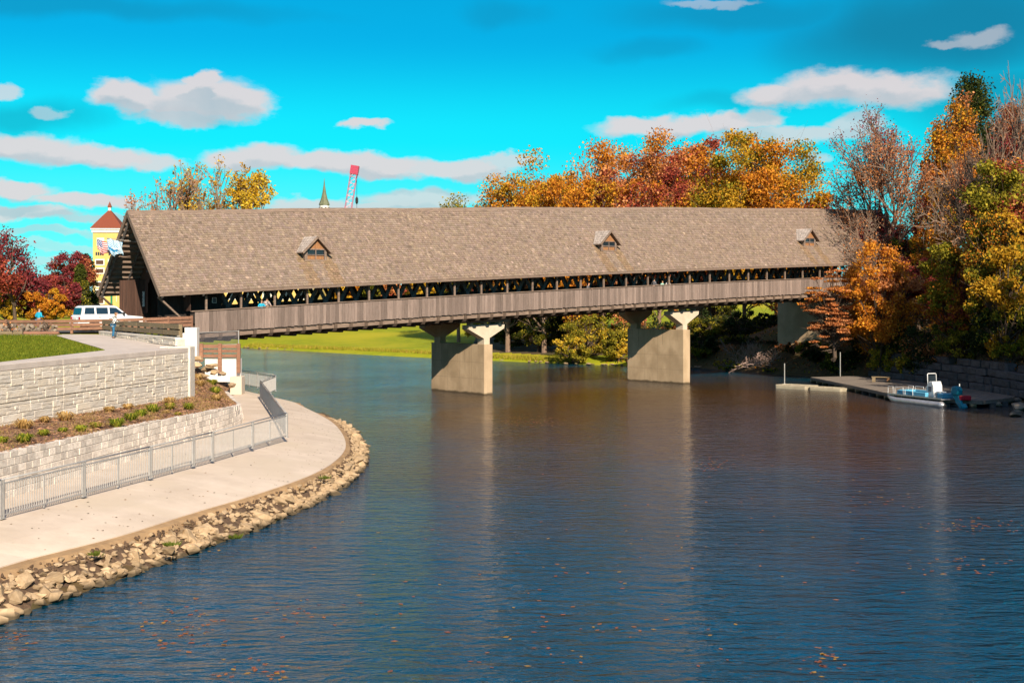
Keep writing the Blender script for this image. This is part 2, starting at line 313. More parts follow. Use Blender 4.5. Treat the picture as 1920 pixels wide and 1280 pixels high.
m_deck = M('grey_dock_boards', (.24,.20,.165), (.15,.125,.105), .85, 2, (1,8,1), bump=.3, rnd=.15)
m_alu = M('aluminium_pontoon', (.62,.62,.64), (.5,.5,.52), .35, metal=.7)
m_boatblue = M('pale_blue_vinyl', (.12,.42,.60), (.09,.34,.5), .5)
m_boatwhite = M('white_gelcoat', (.78,.79,.79), None, .3, spec=.5)
m_teal = M('teal_cover', (.005,.24,.33), (.004,.17,.25), .4, 3)
m_redp = M('red_plastic', (.55,.01,.03), None, .4)
m_chk = M('x', (1,1,1))
def checker(name, a, b, scale):
    m = bpy.data.materials.new(name); m.use_nodes = True; N = m.node_tree.nodes; L = m.node_tree.links
    c = N.new('ShaderNodeTexChecker'); c.inputs[1].default_value = (*a, 1); c.inputs[2].default_value = (*b, 1); c.inputs[3].default_value = scale
    tc = N.new('ShaderNodeTexCoord'); rt = N.new('ShaderNodeMapping'); rt.inputs['Rotation'].default_value = (.6, .5, .78); L.new(tc.outputs['Object'], rt.inputs[0]); L.new(rt.outputs[0], c.inputs[0])
    L.new(c.outputs[0], N['Principled BSDF'].inputs['Base Color']); N['Principled BSDF'].inputs['Roughness'].default_value = .9; return m
bpy.data.materials.remove(m_chk)
m_check = checker('black_and_white_check', (.85,.82,.78), (.02,.02,.02), 9)
m_check2 = checker('small_dark_check', (.6,.5,.48), (.03,.03,.04), 14)
def glass_mat(name, col):
    return M(name, col, None, .06, spec=.9)
m_carglass = glass_mat('tinted_car_glass', (.01,.03,.05))
def water_mat():
    m = bpy.data.materials.new('river_water'); m.use_nodes = True; N = m.node_tree.nodes; L = m.node_tree.links
    b = N['Principled BSDF']; b.inputs['Base Color'].default_value = (.006, .010, .014, 1); b.inputs['Roughness'].default_value = .12
    b.inputs['IOR'].default_value = 1.9; b.inputs['Specular IOR Level'].default_value = .6
    geo = N.new('ShaderNodeNewGeometry')
    # silt-brown water mid-river; elsewhere sky reflection put into a blue base colour
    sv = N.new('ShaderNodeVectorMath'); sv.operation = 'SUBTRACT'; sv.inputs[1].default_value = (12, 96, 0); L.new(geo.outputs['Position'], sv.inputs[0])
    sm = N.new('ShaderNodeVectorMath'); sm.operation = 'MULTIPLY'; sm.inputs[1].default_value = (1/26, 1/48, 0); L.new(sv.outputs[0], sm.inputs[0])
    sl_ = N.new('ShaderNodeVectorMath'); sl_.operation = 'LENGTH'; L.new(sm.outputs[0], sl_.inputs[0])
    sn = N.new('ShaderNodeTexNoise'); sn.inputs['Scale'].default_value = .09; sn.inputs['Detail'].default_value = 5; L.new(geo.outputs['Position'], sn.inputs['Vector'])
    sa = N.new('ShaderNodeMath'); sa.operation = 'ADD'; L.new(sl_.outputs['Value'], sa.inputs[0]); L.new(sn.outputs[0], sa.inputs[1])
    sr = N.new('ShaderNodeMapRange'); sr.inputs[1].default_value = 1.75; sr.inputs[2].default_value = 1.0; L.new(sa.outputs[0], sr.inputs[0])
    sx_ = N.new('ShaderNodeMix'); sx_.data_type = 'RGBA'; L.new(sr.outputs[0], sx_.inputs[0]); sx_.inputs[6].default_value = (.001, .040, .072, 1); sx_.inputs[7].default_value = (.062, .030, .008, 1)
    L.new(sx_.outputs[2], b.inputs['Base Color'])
    def wave(scale, st, rot, det, amp):
        mp = N.new('ShaderNodeMapping'); mp.inputs['Rotation'].default_value = (0, 0, rot); mp.inputs['Scale'].default_value = st
        L.new(geo.outputs['Position'], mp.inputs[0])
        n = N.new('ShaderNodeTexNoise'); n.inputs['Scale'].default_value = scale; n.inputs['Detail'].default_value = det; n.inputs['Distortion'].default_value = .6
        L.new(mp.outputs[0], n.inputs['Vector'])
        k = N.new('ShaderNodeMath'); k.operation = 'MULTIPLY'; k.inputs[1].default_value = amp; L.new(n.outputs[0], k.inputs[0]); return k.outputs[0]
    hs = [wave(1.7, (.5, 1.15, 1), .06, 4, .19), wave(5.2, (.55, 1, 1), -.2, 3, .055), wave(.5, (.45, 1, 1), .2, 2, .05)]
    cur = hs[0]
    for h in hs[1:]:
        a = N.new('ShaderNodeMath'); a.operation = 'ADD'; L.new(cur, a.inputs[0]); L.new(h, a.inputs[1]); cur = a.outputs[0]
    # calm and ruffled patches
    pn = N.new('ShaderNodeTexNoise'); pn.inputs['Scale'].default_value = .06; pn.inputs['Detail'].default_value = 3; L.new(geo.outputs['Position'], pn.inputs['Vector'])
    pr = N.new('ShaderNodeMapRange'); pr.inputs[1].default_value = .35; pr.inputs[2].default_value = .65; pr.inputs[3].default_value = .6; pr.inputs[4].default_value = 1.5; L.new(pn.outputs[0], pr.inputs[0])
    k = N.new('ShaderNodeMath'); k.operation = 'MULTIPLY'; L.new(cur, k.inputs[0]); L.new(pr.outputs[0], k.inputs[1])
    bp = N.new('ShaderNodeBump'); bp.inputs['Strength'].default_value = 1; bp.inputs['Distance'].default_value = 1.; L.new(k.outputs[0], bp.inputs['Height'])
    L.new(bp.outputs[0], b.inputs['Normal']); return m
m_water = water_mat()

# ---------------------------------------------------------------- river, shores and ground
def resample(pts, n):
    pts = [Vector(p) for p in pts]; d = [0]
    for a, b in zip(pts, pts[1:]): d.append(d[-1]+(b-a).length)
    out = []; j = 0
    for i in range(n):
        s = d[-1]*i/(n-1)
        while j < len(pts)-2 and d[j+1] < s: j += 1
        k = (s-d[j])/max(d[j+1]-d[j], 1e-9); out.append(pts[j].lerp(pts[j+1], k))
    return out
def smooth_poly(pts, it=2):
    pts = [Vector(p) for p in pts]
    for _ in range(it):
        q = [pts[0]]
        for a, b in zip(pts, pts[1:]): q += [a.lerp(b, .25), a.lerp(b, .75)]
        pts = q+[pts[-1]]
    return pts
shore_left = smooth_poly([(-12.8,14,0),(-12.9,28,0)]+[G(*p, 0) for p in [(0,1160),(100,1130),(350,1040),(500,985),(640,920),(688,872),(682,832),(655,800),(600,770)]]+[(-13.6,86,0),(-18,96,0)])
shore_far = [(-18,96),(-24,112),(-40,165),(-70,215),(-110,240),(-220,262),(-220,300),(-130,285),(-75,262),(-46.4,232.6),(-20,200),(6.2,173),(17,165),(23,161),(28.4,150),(32.5,141.5),(36,134),(38.4,117),(38.6,104),(37.8,92),(36,70),(36,50),(35,14)]
river = [(p.x, p.y) for p in shore_left]+shore_far[1:]
def sdist(x, y, poly):              # signed distance, positive on land
    d = np.full(x.shape, 1e9); ins = np.zeros(x.shape, bool); n = len(poly)
    for i in range(n):
        ax, ay = poly[i]; bx, by = poly[(i+1) % n]
        ex, ey = bx-ax, by-ay; l = ex*ex+ey*ey+1e-12
        t = np.clip(((x-ax)*ex+(y-ay)*ey)/l, 0, 1); dd = np.hypot(x-ax-t*ex, y-ay-t*ey); d = np.minimum(d, dd)
        c = ((ay > y) != (by > y)) & (x < (bx-ax)*(y-ay)/((by-ay)+1e-12)+ax); ins ^= c
    return np.where(ins, -d, d)
KL = 1.073        # the left bank was first surveyed at this fraction of its true distance
XU = [(10,-24),(30,-21.5),(50,-19),(68.6,-16.5),(70,-17.1),(94,-24.3)]   # edge of the upper terrace: (y, x)
def xu(y): return np.interp(y, [a for a, b in XU], [b for a, b in XU])
XT = [(a*KL, b*KL) for a, b in XU]+[(108,-31),(125,-36),(165,-50),(215,-82),(240,-125),(262,-240)]
def xut(y): return np.interp(y, [a for a, b in XT], [b for a, b in XT])
def zplat(y): return 5.42+np.clip((y-72)/17, 0, 1)*.34+np.clip(y-96, 0, 250)*.0065
def terrain(x, y):
    x = np.asarray(x, float); y = np.asarray(y, float)
    d = sdist(x, y, river)
    wave = .25*np.sin(x*.11+1.3)*np.sin(y*.09)
    left = (x < -8) & (y < np.interp(x, [-220,-110,-75,-45,-30,-20,-8], [280,257,238,200,150,115,90]))
    zl = np.where(x < xut(y)-.35, zplat(y), np.clip(d*.6, -1.5, .25))
    zl = np.where((y > 104) & (x >= xut(y)-.35), np.clip(d*.6, -1.5, 5.4), zl)
    right = (x > 20) & (y < 168)
    zr = np.where(d < 5, d*.85, 4.25+(d-5)*.42); zr = np.minimum(zr, 10.2)+np.clip(wave, -.2, 1)*np.clip(d/5, 0, 1)
    # level quay behind the dock with the boulder wall on its landward side
    quay = (x > 30) & (x < 41.2) & (y < 139) & (y > 60)
    xw = np.interp(y, [60,86,96,106,118,128,137], [38.6,39.2,39.8,40.2,39.6,38.6,36.2])+1.0
    zr = np.where(right & (d > 0) & (y < 137), np.where(x < xw, np.minimum(d*.5, .3), 2.3+(x-xw)*.62), zr); zr = np.minimum(zr, 10.4)
    zf = np.where(d < 1.2, d*.35, .42+(d-1.2)*.062); zf = np.minimum(zf, 7.3)+wave*np.clip(d/30, 0, 1)*.8
    zf = np.where((y >= 110) & (x < -20), np.minimum(zf, 7.3), zf)
    z = np.where(left, zl, np.where(right, zr, zf))
    k = np.clip((y-160)/16, 0, 1)                              # soft hand-over from the right hillside to the far bank
    z = np.where((x > 20) & (d > 0) & (y >= 160), (1-k)*np.minimum(np.where(d < 5, d*.85, 4.25+(d-5)*.42), 10.2)+k*zf, z)
    return np.where(d < 0, np.maximum(d*.5, -1.6), z)
def tz(x, y): return float(terrain(np.array([x]), np.array([y]))[0])
def build_ground():
    xs = np.concatenate([[-3200,-1800,-900,-500,-350,-250,-200], np.arange(-160,-60,5), np.arange(-60,0,.6), np.arange(0,64,1.3), np.arange(66,130,5), [150,200,260,350,500,900,1800,3200]])
    ys = np.concatenate([[-300,-120,-40,-10,5], np.arange(12,112,.6), np.arange(112,240,1.6), np.arange(240,400,8), [430,500,650,900,1400,2200,3600]])
    X, Y = np.meshgrid(xs, ys); Z = terrain(X, Y); nx, ny = len(xs), len(ys)
    co = np.stack([X, Y, Z], -1).reshape(-1, 3).astype(np.float32)
    idx = np.arange(nx*ny).reshape(ny, nx)
    q = np.stack([idx[:-1,:-1], idx[:-1,1:], idx[1:,1:], idx[1:,:-1]], -1).reshape(-1, 4)
    me = bpy.data.meshes.new('ground'); me.from_pydata(co.tolist(), [], q.tolist())
    for m in (m_grass, m_lawn2, m_litter): me.materials.append(m)
    cx = co[q].mean(1); d = sdist(cx[:,0], cx[:,1], river)
    mi = np.zeros(len(q), int); mi[(cx[:,1] > 108)] = 1
    mi[(cx[:,0] > 14+ (cx[:,1] > 172)*14) & (cx[:,1] < 196)] = 2
    mi[(cx[:,0] < 10) & (cx[:,1] < 135) & (cx[:,0] > xut(cx[:,1]))] = 2
    mi[(cx[:,0] > -6) & (cx[:,1] > 176+ .25*cx[:,0]) & (cx[:,1] < 230) & (d > 7)] = 2
    me.polygons.foreach_set('material_index', mi); me.polygons.foreach_set('use_smooth', [True]*len(q)); me.update()
    tag(link(bpy.data.objects.new('ground', me)), kind='structure')
build_ground()
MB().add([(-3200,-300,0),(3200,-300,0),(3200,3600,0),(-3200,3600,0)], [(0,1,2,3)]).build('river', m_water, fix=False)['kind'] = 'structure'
# carve: the river sheet lies under the land everywhere else

# promenade, sand strip and rock slope on the left bank
left_before = set(S.objects)
ZE, ZW = 1.337, .544      # surveyed heights of the concrete edge and of the water line
shore_pre = [Vector((p.x/KL, p.y/KL, ZW)) for p in shore_left]
edge_c = smooth_poly([(-14.2,14,ZE),(-14.2,26,ZE)]+[G(*p, ZE) for p in [(0,1059),(140,1025),(239,1000),(360,960),(478,927),(600,885),(646,850),(650,825),(630,795),(600,777),(560,758)]]+[(-14.6,90,ZE),(-18.2,97,ZE)])
N_ = 90
ec = resample(edge_c, N_); sl = resample(shore_pre, N_)
# Along the near part the concrete ends well before the rocks; push the waterline out where they would coincide
def strip(name, rows, mat, kind='structure', parent=None):
    mb = MB(); n = len(rows[0])
    for r in rows: mb.v += [tuple(p) for p in r]
    for j in range(len(rows)-1):
        for i in range(n-1): mb.f.append([j*n+i, j*n+i+1, (j+1)*n+i+1, (j+1)*n+i]); mb.m.append(0); mb.c.append((1,1,1))
    o = mb.build(name, mat, parent, fix=False, smooth=False)
    b = bmesh.new(); b.from_mesh(o.data); bmesh.ops.recalc_face_normals(b, faces=b.faces); b.to_mesh(o.data); b.free()
    if kind: o['kind'] = kind
    return o
# nearest point matching between concrete edge and shore
def nearest(p, poly):
    best = None
    for a, b in zip(poly, poly[1:]):
        e = b-a; t = max(0, min(1, (Vector((p.x-a.x, p.y-a.y, 0)).dot(Vector((e.x, e.y, 0))))/max(e.x*e.x+e.y*e.y, 1e-9)))
        q = a+e*t; d = (q.x-p.x)**2+(q.y-p.y)**2
        if best is None or d < best[0]: best = (d, q)
    return best[1]
wl = []
for i, p in enumerate(ec):
    q = nearest(p, sl); wl.append(Vector((q.x, q.y, 0)))
def lerp_row(a, b, k, z, jit=0): return [Vector((p.x+(q.x-p.x)*k+R.uniform(-jit, jit), p.y+(q.y-p.y)*k+R.uniform(-jit, jit), z)) for p, q in zip(a, b)]
lw = [Vector(p) for p in [(-17.6,14,1.94),(-16.8,28,1.94),(-15.6,41.2,1.94),(-14.4,53,1.94),(-13.3,65.2,1.94),(-13.55,68,1.94),(-14.3,71.5,1.94),(-15.2,74.8,1.94),(-17,82,1.94),(-18.4,87.6,1.94),(-20.2,92,1.94)]]
lwr = resample(smooth_poly(lw, 2), N_)
lwr_in = [p+Vector((-.5, 0, 0)) for p in lwr]
strip('promenade', [lwr_in, lwr, lerp_row(lwr, ec, .35, 1.92), lerp_row(lwr, ec, .7, 1.66), [Vector((p.x, p.y, ZE)) for p in ec], [Vector((p.x, p.y, ZE-.28)) for p in ec]], m_prom)
sandrow = lerp_row(ec, wl, .2, 1.27, .1)
strip('sand_strip', [[Vector((p.x, p.y, 1.31)) for p in lerp_row(ec, wl, -.02, 1.31)], sandrow, lerp_row(ec, wl, .36, 1.06)], m_sand)
strip('bank_slope', [lerp_row(ec, wl, .28, 1.14, .1), lerp_row(ec, wl, .6, .86, .1), lerp_row(ec, wl, 1.05, .5), lerp_row(ec, wl, 1.6, -.3)], m_soil)

def hull_mesh(name, mat, n=14, flat=.7, seed=0):
    r = random.Random(seed); b = bmesh.new()
    for i in range(n):
        p = Vector((r.gauss(0,1), r.gauss(0,1), r.gauss(0,1))).normalized()
        p = Vector((p.x*r.uniform(.8,1.1), p.y*r.uniform(.7,1), p.z*flat*r.uniform(.8,1))); b.verts.new(p*.5)
    res = bmesh.ops.convex_hull(b, input=b.verts)
    bmesh.ops.delete(b, geom=[v for v in b.verts if not v.link_faces], context='VERTS')
    bmesh.ops.recalc_face_normals(b, faces=b.faces)
    me = bpy.data.meshes.new(name); b.to_mesh(me); b.free(); me.materials.append(mat); return me
rock_me = [hull_mesh('rock', m_rock, 15, .75, k) for k in range(9)]
def merged(name, items, mat):               # items: (mesh, matrix)
    mb = MB()
    for me, mx in items:
        mb.add([mx @ v.co for v in me.vertices], [tuple(p.vertices) for p in me.polygons])
    o = mb.build(name, mat, fix=False); return o
rocks = []
seg_len = [(ec[i+1]-ec[i]).length for i in range(N_-1)]
for i in range(N_-1):
    if ec[i].y > 80 or ec[i].y < 27: continue
    wd = (wl[i]-ec[i]).length*.8
    for k in range(int(seg_len[i]*wd*15)+3):
        a = R.random(); s = R.uniform(.26, 1.06)
        p = ec[i].lerp(ec[i+1], a); q = wl[i].lerp(wl[i+1], a); s2 = max(.13, R.gauss(.21,.06)+.17*s*s)
        if R.random() < .055: s2 = R.uniform(.45, .75)
        if s < .45: s2 = min(s2, .35)
        x = p.x+(q.x-p.x)*s; y = p.y+(q.y-p.y)*s; z = np.interp(s, [.2,.6,1.05,1.6], [1.22,.88,.52,-.2])
        rocks.append((s2, Vector((x, y, float(z)+s2*.10))))
rocks.sort(key=lambda t: -t[0]*F/t[1].y if t[1].x/t[1].y > -.40 else 0)
rest = []
for i, (s2, p) in enumerate(rocks):
    rot = (R.uniform(-.5,.5), R.uniform(-.5,.5), R.uniform(0,6.28)); sc = (s2*R.uniform(.9,1.45), s2*R.uniform(.8,1.1), s2*R.uniform(.6,.95))
    if i < 290:
        o = piece('rock', rock_me[i % 9], None, p, rot, sc); big = s2 > .44; band = 0 if p.y < 36 else 1 if p.y < 42 else 2 if p.y < 50 else 3 if p.y < 62 else 4; low_ = p.z < .95
        wh = ('left end of the rock bank', 'left of the bank middle', 'middle of the rock bank', 'just before the bank bend', 'far bend of the bank')[band]
        lab = ('large ' if big else 'small ')+'tan limestone rock '+('at the waterline, ' if low_ else 'under the sand strip, ')+wh; tag(o, lab, 'rock', 'riprap: '+lab)
    else:
        rest.append((rock_me[i % 9], Matrix.LocRotScale(p, __import__('mathutils').Euler(rot), sc)))
tag(merged('small_rocks', rest, m_rock), 'loose smaller limestone rubble filling the bank between the larger riprap rocks', 'rubble', kind='stuff')
# pebbles and dark soil bits high on the bank
deb = []
for _ in range(1600):
    i = R.randrange(6, N_-10); s = R.uniform(.22, .45); p = ec[i].lerp(ec[i+1], R.random()); q = wl[i]
    deb.append((rock_me[R.randrange(9)], Matrix.LocRotScale(Vector((p.x+(q.x-p.x)*s, p.y+(q.y-p.y)*s, 1.24-(s-.2)*.75)), __import__('mathutils').Euler((R.random()*3, 0, R.random()*6)), Vector((1,1,.8))*R.uniform(.06,.16))))
tag(merged('gravel', deb, m_litter), 'brown soil crumbs and gravel above the riprap rocks', 'gravel', kind='stuff')
bpy.data.objects['gravel'].data.materials[0] = m_soil

# ---------------------------------------------------------------- retaining walls
def block_mesh(k, mat, name='block'):
    r = random.Random(k); mb = MB(); j = lambda a: r.uniform(-a, a)
    # unit block, face towards -y; front bulges with an uneven split face
    f = [(-.5,-.5,0),(.5,-.5,0),(.5,-.5,1),(-.5,-.5,1)]
    fr = [(-.5,-.36,0),(.5,-.36,0),(.5,-.38,1),(-.5,-.38,1)]
    inn = [(-.47+j(.01),-.5+j(.05),.07),(-.0+j(.12),-.53+j(.06),.08),(.47,-.5+j(.05),.07),(.47,-.5+j(.05),.93),(.0+j(.12),-.52+j(.06),.92),(-.47,-.5+j(.05),.93)]
    bk = [(-.5,.5,0),(.5,.5,0),(.5,.5,1),(-.5,.5,1)]
    vs = fr+inn+bk
    fs = [(4,5,8,9),(5,6,7,8),(0,1,6,5,4),(1,2,7,6),(2,3,9,8,7),(3,0,4,9),(10,13,12,11),(0,10,11,1),(1,11,12,2),(2,12,13,3),(3,13,10,0)]
    return mesh_only(mb.add(vs, fs), name, mat)
blocks = [block_mesh(k, m_block) for k in range(8)]
lowwall = empty('block_retaining_wall', (-14.4, 53, 1.94), 0, 'low split face block retaining wall between the promenade and the mulch bed', 'wall')
def at_path(poly, s):
    for a, b in zip(poly, poly[1:]):
        l = (b-a).length
        if s <= l: return a+(b-a)*(s/l), (b-a).normalized()
        s -= l
    return poly[-1], (poly[-1]-poly[-2]).normalized()
wallpath = smooth_poly([Vector((p.x, p.y, 0)) for p in lw[1:10]], 3)
wl_len = sum((b-a).length for a, b in zip(wallpath, wallpath[1:]))
core = MB(); cnt = 0
def lw_top(y): return float(np.interp(y, [30,41,53,65,69,75,82,88], [3.42,3.34,3.2,2.94,2.75,2.5,2.3,2.2]))
H4 = .235
for c in range(7):
    s = (c % 2)*.24
    while s < wl_len-.5:
        p, d = at_path(wallpath, s+.25)
        w = R.choice([.46,.5,.54]); z0 = 1.94+c*H4
        top = lw_top(p.y)
        if z0 < top-.03 and p.y > 33:
            h = min(H4, top-z0)-.018; nrm = Vector((-d.y, d.x, 0))     # landward
            q = p+nrm*(.16+.05*c+R.uniform(-.012,.012))
            cnt += 1; piece('block', blocks[R.randrange(8)], lowwall, (q.x+14.4, q.y-53, z0-1.94), (0, 0, math.atan2(d.y, d.x)+math.pi), (w-.02, .36, h))
            # face of the unit block is -y; after the half turn it looks to the river side
        s += w
capp = [p for p in wallpath if p.y > 33]
for a, b in zip(capp, capp[1:]):
    d = (b-a).normalized(); n = Vector((-d.y, d.x, 0)); z = lw_top(a.y)-.09; core.beam(a+n*.34+Vector((0,0,(1.9+z)/2)), b+n*.34+Vector((0,0,(1.9+z)/2)), .16, z-1.9)
o = core.build('wall_core', m_ashjoint, lowwall, loc=(14.4,-53,-1.94))
# mulch bed
inner, outer, mid = [], [], []
for i in range(60):
    y = 32+i*(92-32)/59
    xo = float(np.interp(y, [p.y for p in wallpath], [p.x for p in wallpath]))-.3
    xi = float(xu(y))+.02; zi = float(np.interp(y, [30,50,68.5,72,80,92], [3.45,3.38,3.14,3.5,4.3,4.7])); zo = lw_top(y)-.05
    outer.append(Vector((xo, y, zo))); inner.append(Vector((xi-.3, y, zi)))
rows = [outer]+[[Vector((a.x+(b.x-a.x)*k, a.y, a.z+(b.z-a.z)*k+R.uniform(-.03,.05))) for a, b in zip(outer, inner)] for k in (.15,.3,.45,.6,.75,.9)]+[inner]
strip('mulch_bed', rows, m_mulch)
def bed_z(x, y):
    xo = float(np.interp(y, [p.y for p in outer], [p.x for p in outer])); xi = float(np.interp(y, [p.y for p in inner], [p.x for p in inner]))
    k = (x-xo)/(xi-xo); return float(np.interp(y, [p.y for p in outer], [p.z for p in outer]))*(1-k)+k*float(np.interp(y, [p.y for p in inner], [p.z for p in inner]))
chips = MB()
for _ in range(9000):
    y = R.uniform(36, 90); xo = float(np.interp(y, [p.y for p in outer], [p.x for p in outer])); xi = float(np.interp(y, [p.y for p in inner], [p.x for p in inner]))
    x = R.uniform(xi+.3, xo); z = bed_z(x, y)+.03; a = R.random()*6.28; l = R.uniform(.05,.14); t = R.uniform(-.05,.07)
    v = R.uniform(.5, 1.9); dx, dy = math.cos(a)*l, math.sin(a)*l
    chips.add([(x-dx,y-dy,z),(x-dy*.3,y+dx*.3,z+.03),(x+dx,y+dy,z+t)], [(0,1,2)], 0, (v, v*.95, v*.9))
m_chip = M('mulch_chip', (.30,.17,.10), (.15,.085,.055), .95, 3, tint=True)
tag(chips.build('mulch_chips', m_chip, fix=False, tint=True), 'reddish brown bark chips scattered over the planting bed', 'mulch', kind='stuff')

# upper ashlar wall
ash = [block_mesh(20+k, m_ashlar, 'stone') for k in range(7)]
def ashlar(root, a, b, z0, z1, nrm, cell=(.30,.15), joints=(), seed=1, prefix='stone'):
    """random coursed stones on the face from a to b (Vectors), both joints of the precast panels left open"""
    r = random.Random(seed); d = (b-a); ln = d.length; d.normalize(); ang = math.atan2(-nrm.x, nrm.y)+math.pi
    nx = int(ln/cell[0]); nz = int(round((z1-z0)/cell[1])); cw = ln/nx; ch = (z1-z0)/nz
    used = [[False]*nz for _ in range(nx)]
    for k in range(nz):
        for i in range(nx):
            if used[i][k]: continue
            w = r.choice([2,3,3,4,5]); h = r.choice([1,1,1,2,2])
            jn = [int(x/cw) for x in joints]
            W_ = 1
            while W_ < w and i+W_ < nx and not used[i+W_][k] and (i+W_) not in jn: W_ += 1
            hm = nz//2
            H_ = 1
            while H_ < h and k+H_ < nz and k+H_ != hm and all(not used[i+q][k+H_] for q in range(W_)): H_ += 1
            for q in range(W_):
                for t in range(H_): used[i+q][k+t] = True
            c = a+d*((i+W_/2)*cw); pr = r.uniform(-.012,.02)
            g = .006 if i not in jn else .035
            pos = c+nrm*pr; loc = pos-root.location
            piece(prefix, ash[r.randrange(7)], root, (loc.x, loc.y, z0+k*ch-root.location.z+.008), (0, 0, ang), (W_*cw-g, .13, H_*ch-(.012 if k+H_ != hm else .035)))
def ash_wall():
    a = Vector((-20.2, 41.5, 0)); b = Vector((-16.5, 68.5, 0)); d = (b-a).normalized(); nrm = Vector((d.y, -d.x, 0))
    root = empty('ashlar_retaining_wall', (-18.3, 55, 3.1), 0, 'tall cream ashlar retaining wall holding up the front lawn above the mulch bed', 'wall')
    jo = [(Vector((-18.33, 55, 0))-a).length, (Vector((-17.05, 64.4, 0))-a).length, 4.2]
    ashlar(root, a, b, 3.0, 5.40, nrm, joints=jo, seed=5)
    mb = MB(); q = -nrm*.37
    mb.beam(a+q+Vector((0,0,4.2))-root.location, b+q+Vector((0,0,4.2))-root.location, .62, 2.5); mb.build('wall_core', m_ashjoint, root)
    cp = MB()
    L_ = (b-a).length; e = [0]+sorted(jo)+[L_+.12]
    for i, (s, t) in enumerate(zip(e, e[1:])): cp = MB(); cp.beam(a+d*(s+.006)+q+Vector((0,0,5.53))-root.location, a+d*(t-.006)+q+Vector((0,0,5.53))-root.location, .84, .24); cp.build('coping', m_path, root, bevel=.02)
    # squared end of the wall with its raised corner slab
    e = MB(); e.box(-17.9+18.3, -16.35+18.3, 68.55-55, 69.6-55, -.4, 2.60); e.build('end_pillar', m_ashlar, root, bevel=.03)
ash_wall()

# upper terrace surfaces
def flat(name, pts, mat, z=None, kind='structure'):
    mb = MB(); vs = [(p[0], p[1], p[2] if len(p) > 2 else z) for p in pts]; mb.add(vs, [tuple(range(len(vs)))])
    o = mb.build(name, mat, fix=False); o['kind'] = kind
    if o.data.polygons[0].normal.z < 0: o.data.flip_normals()
    return o
def grass_field(name, label, gen, n, h=(.05,.12), cols=((.16,.2,.015),(.24,.25,.02),(.1,.15,.01)), w=.025):
    mb = MB()
    for _ in range(n):
        x, y, z = gen()
        a = R.random()*6.28; hh = R.uniform(*h); c = R.choice(cols); k = R.uniform(.8,1.25); c = tuple(v*k for v in c)
        dx, dy = math.cos(a)*w, math.sin(a)*w
        mb.add([(x-dx,y-dy,z),(x+dx,y+dy,z),(x+R.uniform(-1,1)*hh*.6,y+R.uniform(-1,1)*hh*.6,z+hh)], [(0,1,2)], 0, c)
    o = mb.build(name, m_leaf, fix=False, tint=True); return tag(o, label, 'grass', kind='stuff')
# ---------------------------------------------------------------- ornamental clumps in the mulch bed
def clump(u, v, kind, size, label, z=None, Y=None):
    # foot read off the picture, dropped on the bed
    zz = 3.2
    for _ in range(6):
        p = G(u, v, zz); zz = max(2, min(4.6, bed_z(p.x, min(max(p.y, 33), 91))))
    size *= .66; r = random.Random(int(u*7+v)); mb = MB(); n = 130 if kind != 'small' else 60
    cols = {'green': [(.20,.24,.02),(.32,.33,.03),(.12,.17,.015),(.40,.34,.05)], 'tan': [(.52,.33,.12),(.42,.25,.08),(.6,.42,.18)], 'mixed': [(.35,.3,.04),(.5,.33,.1),(.25,.26,.03)]}[kind]
    for _ in range(n):
        a = r.random()*6.28; rr = r.random()**.7*size*.55; h = size*r.uniform(.22,.5); bx, by = math.cos(a)*rr*.4, math.sin(a)*rr*.4
        ex, ey = math.cos(a)*rr*1.35, math.sin(a)*rr*1.35; w = .018+.012*r.random(); c = r.choice(cols); k = r.uniform(.75,1.25)
        nx, ny = -math.sin(a)*w, math.cos(a)*w
        mb.add([(bx-nx,by-ny,0),(bx+nx,by+ny,0),((bx+ex)/2+nx,(by+ey)/2+ny,h),((bx+ex)/2-nx,(by+ey)/2-ny,h),(ex,ey,h*.62)], [(0,1,2,3),(3,2,4)], 0, tuple(q*k for q in c))
    o = mb.build('grass_clump', m_leaf, loc=(p.x, p.y, zz), fix=False, tint=True)
    return tag(o, label, 'plant', 'ornamental clumps in the mulch bed')
